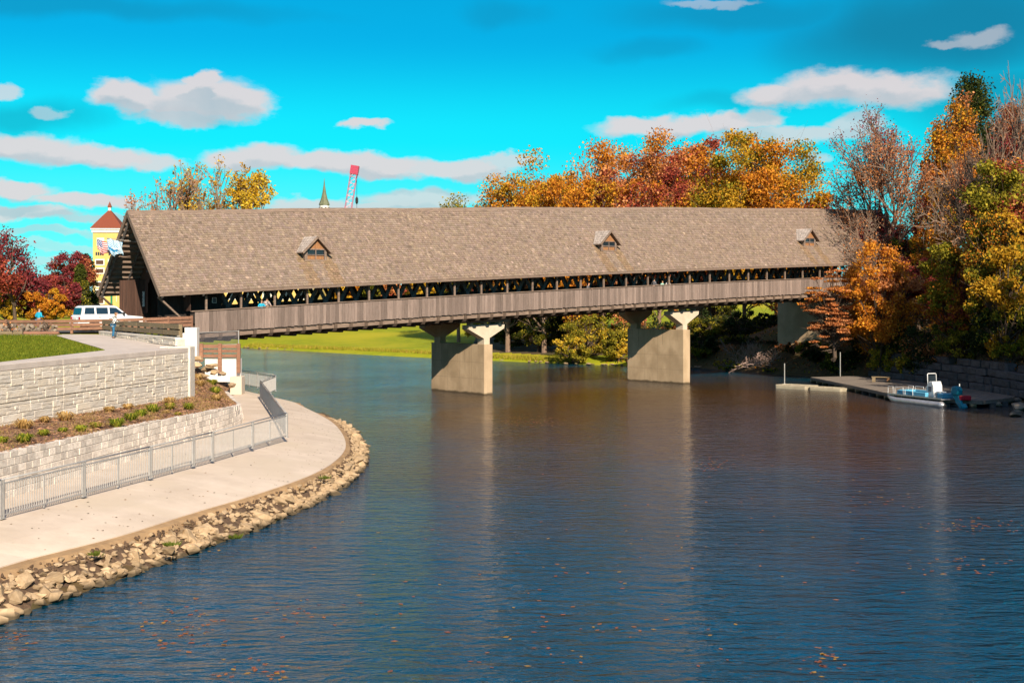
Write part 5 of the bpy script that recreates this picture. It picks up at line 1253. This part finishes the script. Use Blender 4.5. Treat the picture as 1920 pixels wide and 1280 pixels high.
def tree_px(label, u, vt, wpx, Y, pals, **k):
    x = X(u, Y); z = k.pop('z', None); z = tz(x, Y) if z is None else z; h = topz(vt, Y)-z
    return tree(label, x, Y, h, wpx/2/F*Y*k.pop('wide', 1), pals, z=z, **k)
# behind the bridge, right half
gB = 'autumn trees rising behind the bridge roof'
for a in [
 ('small round yellow tree peeking over the bridge roof near its middle', 860, 358, 84, 215, [YE,OL], 5000, .4),
 ('leftmost orange tree of the big group behind the bridge roof', 952, 312, 130, 192, [OR,GO,OR], 9000, .12),
 ('broad golden orange tree with thin twiggy top behind the bridge roof', 1020, 284, 190, 188, [GO,OR,GO], 17000, .12),
 ('narrow pale orange tree poking up above its neighbours behind the roof', 1128, 262, 90, 186, [OR,RU], 8000, .12),
 ('orange tree filling the gap under the narrow pale one behind the roof', 1085, 308, 150, 182, [OR,GO,RD], 12000, .1),
 ('brick red oak with pale bare branches showing behind the bridge roof', 1235, 246, 230, 190, [RD,RU,OR], 20000, .12),
 ('golden tree closing the gap between the orange trees behind the roof', 1060, 300, 200, 198, [GO,OR,GO], 15000, .1),
 ('rust and gold tree closing the gap behind the largest oak', 1330, 262, 260, 200, [OR,GO,RU], 22000, .1),
 ('russet gold tree set back behind the brick red oak', 1190, 272, 170, 202, [RU,OR,GO], 13000, .1),
 ('low orange tree in front of the brick red oak behind the roof', 1185, 312, 150, 181, [OR,RD,RU], 11000, .1),
 ('largest golden yellow oak behind the bridge roof', 1395, 238, 300, 186, [GO,OL,GO,OR], 36000, .1),
 ('golden orange tree low in front of the largest oak behind the roof', 1455, 300, 190, 180, [GO,OR], 12000, .1),
 ('russet tree at the right end of the group behind the bridge roof', 1512, 314, 130, 184, [RU,RD,OR], 9500, .1),
 ('red brown tree between the red oak and the golden oak behind the roof', 1310, 250, 170, 194, [RD,OR], 12000, .1)]:
    tree_px(a[0], *a[1:6], n=a[6], size=.42, cb=a[7] if a[7] < .35 else .2, cl=60, clr=.2, bark=m_barkp, wide=1.05)
# behind the bridge, left half: nearly bare
for i, (u, vt, w, Y, pl, lf, n, lab) in enumerate([
    (258,352,90,284,[RU],.6,1600,'leftmost nearly bare tree with pinkish leaves over the bridge gable'),
    (300,300,150,290,[GO,RU],.5,3000,'tall twiggy tree with a few orange leaves left behind the roof'),
    (345,305,150,296,[GO,YE],.6,3200,'tall twiggy tree with sparse yellow leaves, second from the gable'),
    (398,290,160,286,[YE,GO],.5,3200,'tallest twiggy tree behind the left part of the bridge roof'),
    (450,310,150,284,[YE,GO],.9,7500,'tree with yellow leaves kept low behind the left part of the roof'),
    (497,330,120,282,[GO,YE],1.,8000,'rightmost and leafiest yellow tree of the left group behind the roof')]):
    tree_px(lab, u, vt, w, Y, pl, bare=True, depth=5, leafy=lf, n=int(n*1.6), size=.5, bark=m_barkp, group='twiggy trees behind the left of the roof', spread=.72, up=.14, trunks=1)
# left background
tree_px('sparse maroon crab apple tree standing tall at the left edge', 30, 432, 150, 118, [MR,MR,RD], bare=True, depth=5, n=9000, size=.22, spread=.7, up=.06)
tree_px('dense dark red crab apple spreading low left of the blue jacket', 62, 512, 170, 124, [MR,RD,MR], n=11000, size=.25, cb=.12)
tree_px('low bright orange bush under the dark red crab apple', 92, 540, 80, 119, [GO,OR], n=5500, size=.22, cb=.05, cl=30, cat='bush', name='bush')
tree_px('low yellow orange bush at the left edge below the maroon tree', 12, 548, 60, 119, [GO,YE], n=3200, size=.22, cb=.05, cl=22, cat='bush', name='bush')
tree_px('pinkish red maple with an upright twiggy top left of the tower', 130, 468, 90, 172, [MR,RD,RU], n=8500, size=.3, cb=.08)
tree_px('purple red shrub at the foot of the pinkish maple', 118, 530, 60, 150, [MR,RD], n=3600, size=.25, cb=.05, cat='bush', name='bush')
tree_px('bright green cone shaped arborvitae left of the yellow tower', 151, 497, 36, 160, [GR,OL,GR], n=6500, size=.26, cb=.02, ellip='cone', cl=60, clr=.3, name='arborvitae')
tree_px('dark spruce half hidden behind the arborvitae', 162, 480, 50, 178, [DG], n=5000, size=.35, cb=.05, ellip='cone', cl=50, name='spruce_tree')
tree_px('yellow bush beside the bridge portal behind the wagon', 243, 572, 46, 150, [YE,GO], n=2200, size=.2, cb=0., cl=18, cat='bush', name='bush')
for i, (u, vt, w, l) in enumerate([(30,545,100,'beyond the maroon crab apple'),(100,548,90,'beyond the blue jacket'),(172,545,50,'at the left foot of the tower'),(-40,535,110,'just off the left edge'),(255,545,70,'behind the bridge portal'),(330,548,80,'behind the boarded end bay'),(600,532,130,'beyond the third lattice bays'),(560,540,90,'right of the yellow hotel wing'),(1000,500,200,'far behind the left pier')]):
    tree_px('distant brown tree '+l, u, vt, w, 420+i*4, [RU,OL,DG], n=1800, size=.8, cb=0., cl=22)
for i, u in enumerate(range(625, 1000, 42)):
    tree_px(('yellow','orange','olive green','rust red')[i % 4]+' tree beyond the far lawn seen through the bridge lattice, '+('left','middle','right')[i//3 if i < 9 else 2]+' part', u, 508+(i*37) % 17, 74, 300+(i*53) % 30, [[YE,GO],[OR,GO],[OL,GR],[RU,RD]][i % 4], n=3600, size=.7, cb=.05, cl=30, clr=.3)
# bushes under the bridge on the far bank
gU = 'bushes on the far bank below the bridge'
for i, (u, vt, w, Y, pl, lab) in enumerate([
    (1100,590,90,176,[OL,YE,GR],'tall yellow green willow bush on the far bank between the two piers'),
    (1075,632,70,172,[YE,OL],'low golden bush at the waterline left of the willow bush'),
    (1160,615,60,170,[OL,YE],'yellow green bush behind the left edge of the right pier'),
    (1010,585,90,190,[DG,OL,GR],'dark green bush right of the left pier on the far bank'),
    (955,590,70,198,[DG,GR],'dark bush just right of the tee cap of the left pier'),
    (1120,570,110,192,[RU,OR,DG],'rust and orange bush right under the bridge skirt between the piers'),
    (1060,575,90,196,[GR,DG],'deep green bush under the skirt left of the rust one'),
    (1210,585,120,178,[RU,OL,DG],'brown and yellow bush seen between the caps of the right pier'),
    (1330,590,100,172,[OL,DG,GR],'olive bush on the slope right of the right pier'),
    (1400,580,120,170,[DG,GR,OL],'dark green bush on the slope under the right span'),
    (1345,640,70,166,[DG,GR],'dark low bush near the water right of the right pier'),
    (1440,590,90,166,[DG,OL],'dark bush against the far abutment'),
    (1310,625,70,163,[DG,GR,OL],'dark leafy bush hugging the right pier near the water'),
    (1390,625,80,160,[DG,OL],'dark olive bush above the pale brush pile'),
    (1450,640,70,156,[DG,RU,OL],'brown green bush right of the pale brush pile'),
    (990,572,120,206,[DG,OL,RU],'dark wide bush furthest back under the middle span'),
    (1290,575,120,184,[DG,RU],'dark brown bush furthest back under the right span'),
    (1375,570,120,180,[DG,OL],'tall dark bush filling the gap under the skirt right of the right pier'),
    (1338,556,100,204,[OL,RU,DG],'olive brown tree filling the far gap above the right pier'),
    (905,590,70,214,[OL,GO],'golden bush far back between the caps of the left pier')]):
    tree_px(lab, u, vt, w, Y, pl, n=4200, size=.3, cb=.0, cl=34, cat='bush', name='bush', clr=.3, bark=m_bark)
tree_px('low bright yellow green shrub at the waterline right of the right pier', 1362, 672, 64, 153, [YE,OL], n=2600, size=.2, cb=0., cl=20, cat='bush', name='bush', z=.2)
tree_px('small yellow green shrub at the waterline left of the floating dock', 1446, 686, 40, 150, [YE,OL], n=1400, size=.18, cb=0., cl=14, cat='bush', name='bush', z=.2)
# brush pile
def brush_pile():
    p = P(1412, 690, 151.5); root = empty('brush_pile', p, 0, 'pale tangle of dead branches on the dark slope right of the right pier', 'branches'); rr = random.Random(4)
    mb = MB(); tips = []
    for i in range(26):
        a = rr.uniform(-.2, 3.4); d = Vector((math.cos(a), -.4+rr.random()*.5, abs(math.sin(a))*.8+.05)).normalized(); branchy(mb, Vector((rr.gauss(0,1.2), rr.gauss(0,.8), rr.random()*.5)), d, rr.uniform(.9,1.5), .04, 2, tips, spread=.6, sides=4, rr=rr, up=-.05)
    mb.build('branches', M('dead_branch', (.42,.30,.26), (.3,.2,.17)), root, fix=False)
    MB().tube([P(1350,635,155)-p, P(1370,668,153)-p], .1, 6).build('fallen_trunk', m_bark, root)
brush_pile()
# right bank: dim leaf palettes carry the shade of the bank in their colours
tree_px('tall leafless maroon brown tree over the right end of the bridge roof', 1688, 185, 240, 146, [MR,RU], bare=True, depth=6, n=14000, size=.2, bark=m_barkp, spread=.75, up=.10, z=4)
tree_px('second twiggy brown tree close behind the right end of the roof', 1665, 370, 190, 144, [RU], bare=True, depth=6, n=1500, size=.2, bark=m_barkp, spread=.8, up=.05, z=5)
tree_px('tall narrow tree with orange top and yellow lower leaves on the right bank', 1752, 178, 110, 146, [OR,GO,OR,RU], bare=True, depth=5, n=10500, size=.27, spread=.4, up=.2)
tree_px('orange brown tree beside the spruce on the right bank', 1795, 215, 90, 150, [OR,RD,RU,OL], n=6000, size=.32, cb=.2, clr=.18)
tree_px('dark green spruce with pointed top on the right bank', 1822, 150, 150, 162, [DG,GR], n=16000, size=.36, cb=.15, ellip='cone', cl=90, name='spruce_tree')
tree_px('rusty conifer with pointed top at the right edge', 1893, 200, 120, 150, [RD,RU,MR], n=7500, size=.34, cb=.15, ellip='cone', cl=70, name='larch_tree')
tree_px('bare grey tree with fine twigs towering at the right edge', 1882, 92, 210, 126, [RU], bare=True, depth=6, leafy=0, bark=m_barkp, spread=.85, up=.06)
tree_px('second bare tree arching over the bridge roof from the right bank', 1815, 265, 190, 136, [RU], bare=True, depth=6, leafy=.3, n=600, size=.2, bark=m_barkp, spread=.7, up=.03)
tree_px('broad tree with dull golden brown crown at the right edge', 1872, 300, 140, 120, [OR,RU,RD,OL], n=14000, size=.32, cb=.25, clr=.2)
tree_px('dark red maple in the shade behind the orange ones on the right bank', 1722, 478, 120, 138, [RD,MR], n=7500, size=.3, cb=.15)
tree_px('bright orange maple beside the right end of the bridge', 1650, 452, 140, 134, [OR,OR,RU], n=13000, size=.3, cb=.12, cl=60, clr=.2)
tree_px('feathery rust coloured larch in front of the right end of the bridge', 1562, 498, 110, 136, [RU,RU,OR], n=11000, size=.24, cb=.03, cl=70, clr=.26, name='larch_tree', z=2.2, flat_=.18)
tree_px('orange and yellow maple in the middle of the right bank', 1795, 452, 150, 124, [OR,RD,OR,OL], n=13000, size=.3, cb=.12, cl=60, clr=.2)
tree_px('yellow green maple high over the dock at the right', 1868, 398, 110, 116, [GO,DG,OR,OL], n=7500, size=.28, cb=.4, clr=.2)
tree_px('dark shaded tree at the right edge above the boulder wall', 1885, 450, 130, 112, [DG,OL,GO], n=9000, size=.3, cb=.1)
tree_px('olive green tree behind the orange maple on the right bank', 1700, 420, 120, 146, [OL,DG,RD], n=7000, size=.32, cb=.15)
tree_px('green tree with yellow spots behind the middle of the right bank', 1760, 430, 120, 140, [DG,OL,OR], n=7000, size=.32, cb=.1)
tree_px('brown twiggy tree filling the gap under the tall narrow tree', 1745, 330, 120, 150, [RU,OR,OL], bare=True, depth=5, n=5000, size=.24)
gR = 'undergrowth on the right bank'
for i, (u, vt, w, Y, pl, lab) in enumerate([
    (1615,600,90,140,[DG,OL],'dark bush at the foot of the rust larch'),(1680,590,100,134,[GR,OL,DG],'olive bush above the left end of the boulder wall'),
    (1740,600,100,128,[DG,RU],'dark brown bush above the middle of the boulder wall'),(1800,590,100,122,[OL,GR],'green yellow bush above the dock bench'),
    (1860,600,90,117,[DG,GR,OL],'dark bush above the moored boat'),(1900,610,90,112,[OL,GO],'golden bush above the right end of the boulder wall'),
    (1660,635,60,134,[YE,OL],'small yellow bush hanging over the boulder wall at its left'),(1715,640,70,130,[OL,YE],'yellow green bush low above the boulder wall'),
    (1530,640,80,145,[DG,OL],'dark scrub on the slope below the far abutment'),(1490,640,70,150,[DG,RU],'brown scrub on the slope left of the rust larch'),
    (1575,650,80,140,[DG,OL,GR],'dark scrub right behind the tall pole'),(1885,560,80,118,[OR,OL],'orange olive bush at the right edge')]):
    tree_px(lab, u, vt, w, Y, pl, n=3600, size=.24, cb=0., cl=30, cat='bush', name='bush', clr=.3)
# trees of the same bank just outside the frame; their shade falls on dock and slope
for i, (x, y, h, w) in enumerate([(47,88,16,6),(44,76,14,5),(52,72,17,7),(54,98,17,7)]):
    tree('shady bank tree beyond the right edge of the photo', x, y, h, w, [OR,OL,DG], n=5500, size=.5, cb=.2, group='bank trees beyond the right edge')
# lone saplings on the lawn
for u, v, l in ((33, 627, 'dark trunked small tree at the back of the front lawn, left'), (98, 627, 'gnarled small tree at the back of the front lawn beside the stone wall')):
    p = G(u, v, 5.77); tree(l, p.x, p.y-1, 1.1, .5, [RU], bare=True, depth=3, leafy=.0 if u > 50 else .5, n=60, size=.12, z=5.75, spread=.8)
# far lawn tufts and stones along the far waterline
def farshore():
    while True:
        k = R.random(); a = Vector((-46.4,232.6,0)); b = Vector((6.2,173,0)); p = a.lerp(b, k)+Vector((.75,.66,0))*R.uniform(.2, 2.2)
        return p.x, p.y, max(.02, tz(p.x, p.y))
grass_field('shore_grass', 'rough yellow green grass along the far waterline', farshore, 9000, (.15,.5), ((.4,.38,.03),(.3,.3,.02),(.5,.36,.06)), .06)
fs = []
for i in range(170):
    k = R.random(); a = Vector((-46.4,232.6,0)); b = Vector((8,171,0)) if i < 140 else Vector((23,161,0)); p = a.lerp(b, k) if i < 140 else Vector((8,171,0)).lerp(b, k); p = p+Vector((.75,.66,0))*R.uniform(-.2,.9); s = R.uniform(.25,.8)
    fs.append((rock_me[i % 9], Matrix.LocRotScale(Vector((p.x, p.y, .12)), __import__('mathutils').Euler((0,0,R.random()*6)), Vector((s*1.5,s,s*.6)))))
tag(merged('shore_stones', fs, m_rock), 'pale stones scattered along the far waterline', 'stones', kind='stuff')
def dr(): 
    y = R.uniform(139, 176); x = R.uniform(18, 44)
    return x, y, tz(x, y)
# leaf litter on the slope
cen = []
while len(cen) < 16000:
    y = R.uniform(98, 176); x = R.uniform(12, 46)
    zz = tz(x, y) if len(cen) < 0 else None; cen.append((x, y))
A_ = np.array(cen); Zt = terrain(A_[:,0], A_[:,1]); kp = Zt > .3; A_ = A_[kp]; Zt = Zt[kp]
C3 = np.column_stack([A_, Zt+.08]); lit = leaf_mesh('leaf_litter', C3, .24, palette(C3, [RU,DG,OR,OL,RU], len(C3))*.8, None); tag(lit, 'fallen autumn leaves covering the right bank slope', 'leaves', kind='stuff')

# ---------------------------------------------------------------- quay, dock, boat on the right
quay = flat('quay', [(31.0,134),(37.6,135.2),(39.9,118),(40.1,104),(39.8,99.5),(38.9,98.8),(36.2,98.5),(34.9,100.5),(31.6,107),(30.8,118)], m_deck, .62)
bpy.data.objects.remove(quay)
dock = empty('wooden_dock', (32, 118, 0), 0, 'long grey wooden dock running along the foot of the boulder wall', 'dock')
front = [(29.4,132.8),(30.2,118),(30.6,107.6),(32.4,103.4),(35.2,101.0),(38.9,104.6)]; back = [(34.5,134.6),(37.6,126),(38.6,118),(39.2,112),(39.4,108),(39.5,106)]
fr_ = resample([(x, y, 0) for x, y in front], 111); bk_ = resample([(x, y, 0) for x, y in back], 111)
for i in range(110):
    g_ = .0016; a0, a1 = fr_[i].lerp(fr_[i+1], .04), fr_[i].lerp(fr_[i+1], .96); b0, b1 = bk_[i].lerp(bk_[i+1], .04), bk_[i].lerp(bk_[i+1], .96); zt = .56+R.uniform(-.008,.008); o = Vector((32,118,0))
    vs = [a0-o,a1-o,b1-o,b0-o]; vs = [(v.x,v.y,zt) for v in vs]+[(v.x,v.y,zt-.06) for v in vs]
    MB().add(vs, [(0,1,2,3),(7,6,5,4),(0,4,5,1),(1,5,6,2),(2,6,7,3),(3,7,4,0)]).build('deck_board', m_deck, dock)
for i in range(0, 110, 22): pass
for a, b in zip(front, front[1:]): MB().beam((a[0]-32,a[1]-118,.40), (b[0]-32,b[1]-118,.40), .08, .2).build('fascia', m_deck, dock)
pf = resample([(x, y, 0) for x, y in front], 20)
for p in pf: MB().box(-.22,.22,-.2,.2,-1.5,.34).build('pile', m_rockd if R.random() < .3 else m_conc, dock, loc=(p.x-32+.25, p.y-118+.1, 0))
# bench on the dock
bp_ = G(1652, 716, .57); bn = empty('dock_bench', bp_, rad(-15), 'small wooden bench with one end coloured as if sunlit, standing on the dock', 'bench')
MB().box(-.85,.85,-.25,.25,.42,.5).build('seat', m_fenceo, bn); MB().box(-.8,-.5,-.22,.22,0,.42).build('leg', m_fenceo, bn); MB().box(.5,.8,-.22,.22,0,.42).build('leg', m_orangewood, bn)  # orange leg: sunlight on the bench end put into its colour
# boulder wall behind
bw_ = empty('boulder_wall', (39.5, 118, .5), 0, 'dark stacked boulder retaining wall behind the dock', 'wall')
bm = []
for k in range(6):
    b = bmesh.new(); bmesh.ops.create_cube(b, size=1); bmesh.ops.bevel(b, geom=b.edges[:], offset=.09, segments=1, affect='EDGES')
    rr = random.Random(k)
    for v in b.verts: v.co += Vector((rr.uniform(-.05,.05),)*1+(rr.uniform(-.05,.05), rr.uniform(-.06,.06)))
    me = bpy.data.meshes.new('boulder'); b.to_mesh(me); b.free(); me.materials.append(m_rockd); bm.append(me)
wline = smooth_poly([Vector((36.2,137,0)),Vector((38.6,128,0)),Vector((39.6,118,0)),Vector((40.2,106,0)),Vector((39.8,96,0)),Vector((39.2,86,0))], 2)
wlen = sum((b-a).length for a, b in zip(wline, wline[1:]))
for c in range(4):
    s = R.random()
    while s < wlen-1:
        w = R.uniform(1.2, 2.3); p, d = at_path(wline, s+w/2); h = .62
        if not (c == 3 and R.random() < .3):
            q = p+Vector((1,0,0))*(c*.35+R.uniform(-.1,.1)); o = piece('boulder', bm[R.randrange(6)], bw_, (q.x-39.5, q.y-118, .05+c*h+.2), (R.uniform(-.04,.04), R.uniform(-.05,.05), math.atan2(d.y, d.x)+R.uniform(-.06,.06)), (w-.06, .95, h*R.uniform(.92,1.02)))
        s += w
for i, (u, v, s) in enumerate([(1895,752,1.6),(1912,764,1.8),(1880,745,1.1),(1905,775,1.2),(1868,757,.9)]):
    p = G(u, v, .2); tag(piece('shore_rock', fs_me[i % 5], None, p, (0, 0, i*1.3), (s*1.3, s, s*.6)), 'rough grey brown rock at the water edge right of the dock', 'rock', 'rocks right of the dock').data
# floating dock and poles
fd = empty('floating_dock', G(1512, 729, 0), 0, 'low tan floating plastic dock moored left of the wooden dock', 'dock')
p0 = G(1448, 727, 0); p1 = G(1578, 734, 0); d = (p1-p0).normalized(); n_ = Vector((-d.y, d.x, 0)); L_ = (p1-p0).length
for k in range(2):
    a = p0+d*(L_*.5*k+ .03)-fd.location; b = p0+d*(L_*.5*(k+1)-.03)-fd.location; w_ = 2.3 if k == 0 else 1.9; poly = [a+d*.35, b-d*.12, b+n_*.15, b+n_*(w_-.2), b-d*.2+n_*w_, a+d*.5+n_*w_, a+n_*(w_-.5), a+n_*.4]
    zt = .32 if k == 0 else .26; mb = MB(); vs = [(p.x,p.y,-.15) for p in poly]+[(p.x,p.y,zt) for p in poly]; m = len(poly); mb.add(vs, [tuple(range(m))[::-1], tuple(range(m,2*m))]+[(i,(i+1) % m,m+(i+1) % m,m+i) for i in range(m)])
    fl = mb.build('float_section', m_float, fd, bevel=.08)
    for q in range(3): c = a.lerp(b, .22+.27*q)+n_*w_*.5; MB().box(-.5,.5,-.12,.12,zt,zt+.035).build('tread', m_float, fl, loc=(c.x, c.y, 0))
for u, v0, v1, z, l in ((1471,681,718,.4,'short white mooring pole on the floating dock'),(1575.5,660,710,.3,'taller white mooring pole between the two docks')):
    Y = F*(EYE-z)/(v1-HZ); a = P(u, v1+3, Y); b = P(u, v0, Y); o = empty('mooring_pole', a, 0, l, 'pole'); MB().tube([(0,0,-1.2),(0,0,b.z-a.z)], .045, 8).build('shaft', m_steel, o); MB().box(-.1,.1,-.1,.1,.0,.12).build('bracket', m_galv, o)
def boat():
    s = G(1771, 763, 0); b = G(1679, 752.5, 0); d = (b-s).normalized(); ang = math.atan2(d.y, d.x)
    root = empty('pontoon_boat', s.lerp(b, .5)+Vector((.55,.2,0)), ang, 'small aluminium pontoon boat with white steering console and teal outboard moored at the dock', 'boat')
    # x forwards (bow), near side is +y or -y whichever faces the viewer
    L_ = 3.3
    for y in (-.85, .85):
        MB().tube([(-L_,y,.12),(-L_+.12,y,.14),(-L_+.3,y,.15),(2.5,y,.15),(3.1,y,.26),(3.6,y,.44),(3.75,y,.5)], [.06,.22,.29,.29,.25,.12,.02], 14).build('pontoon', m_alu, root, smooth=True)
        for k in range(6): MB().box(-3.0+k*1.1,-2.7+k*1.1,y-.1,y+.1,.42,.56).build('bracket', m_black, root)
        MB().box(-3.2,3.5,y*1.16-.03,y*1.16+.03,.56,.68).build('side_rail', m_alu, root)
    MB().box(-3.2,3.4,-.98,.98,.54,.62).build('deck', m_alu, root)
    for y in (-.78,.78): MB().box(-1.2,2.4,y-.16,y+.16,.62,.98).build('bench_seat', m_boatblue, root, bevel=.05)
    MB().box(2.0,2.6,-.6,.6,.62,1.0).build('bow_seat', m_boatblue, root, bevel=.06); MB().box(-2.9,-2.3,-.7,.7,.62,1.0).build('stern_seat', m_boatblue, root, bevel=.06)
    def hoop(x0, x1, y, h, nm='hand_rail', r=.022): MB().tube([(x0,y,.66),(x0+.04,y,h),(x1-.04,y,h),(x1,y,.66)], r, 6).build(nm, m_boatwhite, root)
    for y in (-.97,.97):
        for x0, x1 in ((.3,1.3),(1.5,2.6),(2.8,3.5)): hoop(x0, x1, y, 1.22)
    c = MB(); c.prism([(-1.55,.62),(-.65,.62),(-.62,1.45),(-.95,1.82),(-1.35,1.85),(-1.5,1.5)], 1, -.42, .42); cs = c.build('console', m_boatwhite, root, bevel=.06)
    MB().box(-1.3,-.9,-.435,-.422,1.05,1.45).build('hatch', m_greyf, cs); MB().box(-1.3,-.9,.422,.435,1.05,1.45).build('hatch', m_greyf, cs)
    MB().tube([(-.8,-.4,1.5),(-.75,-.4,2.35),(-.75,-.34,2.42),(-.75,.34,2.42),(-.75,.4,2.35),(-.8,.4,1.5)], .035, 8).build('grab_frame', m_boatwhite, root, smooth=True)
    MB().box(-.72,-.70,-.36,.36,1.75,2.3).build('windscreen', m_dglass, root)
    MB().tube([(-1.9,0,.62),(-1.9,0,.95)], .08, 8).build('seat_post', m_boatwhite, root); MB().box(-2.15,-1.65,-.3,.3,.95,1.1).build('helm_seat', m_boatwhite, root, bevel=.04)
    MB().tube([(-3.15,-.7,.6),(-3.15,-.7,1.75)], .04, 8).build('stern_pole', m_boatwhite, root)
    m = MB(); m.prism([(-4.1,.95),(-4.15,1.35),(-3.9,1.62),(-3.45,1.6),(-3.3,1.35),(-3.35,.95)], 1, -.26, .26); ob = m.build('outboard_motor', m_teal, root, bevel=.1)
    MB().prism([(-3.95,.98),(-3.4,.98),(-3.75,.35),(-4.3,-.15),(-4.6,-.15),(-4.35,.3)], 1, -.12, .12).build('leg', m_teal, ob, bevel=.03)
    MB().tube([(-4.9,0,.1),(-4.6,0,.12),(-4.3,0,.1)], [.06,.26,.1], 10).build('propeller_hub', m_teal, ob)
    fc = MB().tube([(-3.0,-1.0,.65),(-3.0,-.6,.65)], .2, 10).build('float_bag', m_teal, root)
    return root
bt = boat()
bp2 = bt.location
mb = MB().box(-.45,.45,-.3,.3,0,.35); o = mb.build('fuel_can', m_redp, loc=G(1808, 750, .57), bevel=.06); tag(o, 'red plastic fuel can on the dock behind the outboard motor', 'can')
# floating leaves on the river
mb = MB()
for cu, cv, ru, rv, n in [(350,1180,95,45,55),(480,1260,90,24,25),(560,1145,60,25,20),(30,1200,40,20,20),(1000,790,60,12,110),(1330,870,60,14,50),(1650,940,90,30,25),(1830,985,110,16,60),(1790,1060,120,22,30),(1540,1240,50,30,25),(700,1120,500,150,60),(1300,1000,500,200,80),(1150,1220,300,50,25)]:
    for _ in range(n):
        a = R.random()*6.28; r0 = R.random()**.7; u = cu+ru*r0*math.cos(a); v = cv+rv*r0*math.sin(a); p = G(u, v, .012); s = R.uniform(.05,.11); b = R.random()*6.28
        c = R.choice([(.55,.2,.08),(.5,.15,.08),(.6,.32,.08),(.35,.14,.1)])
        if abs(p.x) < 40: mb.add([(p.x+s*math.cos(b+k*1.57)*(1 if k % 2 else .6), p.y+s*math.sin(b+k*1.57)*(1 if k % 2 else .6), .012) for k in range(4)], [(0,1,2,3)], 0, c)
tag(mb.build('floating_leaves', m_leaf, fix=False, tint=True), 'orange and red fallen leaves drifting on the river', 'leaves', kind='stuff')
# fallen leaves scattered on the promenade
mb = MB()
for _ in range(420):
    i = R.randrange(8, N_-12); k_ = R.random()**.6; a, b = lwr[i].lerp(lwr[i+1], R.random()), ec[i]; q = a.lerp(b, k_); zq = 1.94 if k_ < .35 else 1.94-(k_-.35)/.65*.6
    zq = float(np.interp(k_, [0,.35,.7,1], [1.94,1.92,1.66,1.337])); q = eye_+(Vector((q.x, q.y, zq))-eye_)*KL; s_ = R.uniform(.015,.05); b_ = R.random()*6.28
    mb.add([(q.x+s_*math.cos(b_+k2*1.57), q.y+s_*math.sin(b_+k2*1.57), q.z+.012+.01*(k2 % 2)) for k2 in range(4)], [(0,1,2,3)], 0, R.choice([(.3,.18,.08),(.2,.13,.08),(.4,.2,.06),(.12,.09,.06)]))
tag(mb.build('fallen_leaves', m_leaf, fix=False, tint=True), 'small dry leaves and crumbs blown over the promenade concrete', 'leaves', kind='stuff')
MB().box(-.5,.5,-.25,.25,0,.02).build('drain_grate', m_galv, loc=G(571, 821, 1.0))
tag(bpy.data.objects['drain_grate'], 'small metal drain grate set in the promenade near its bend', 'drain')
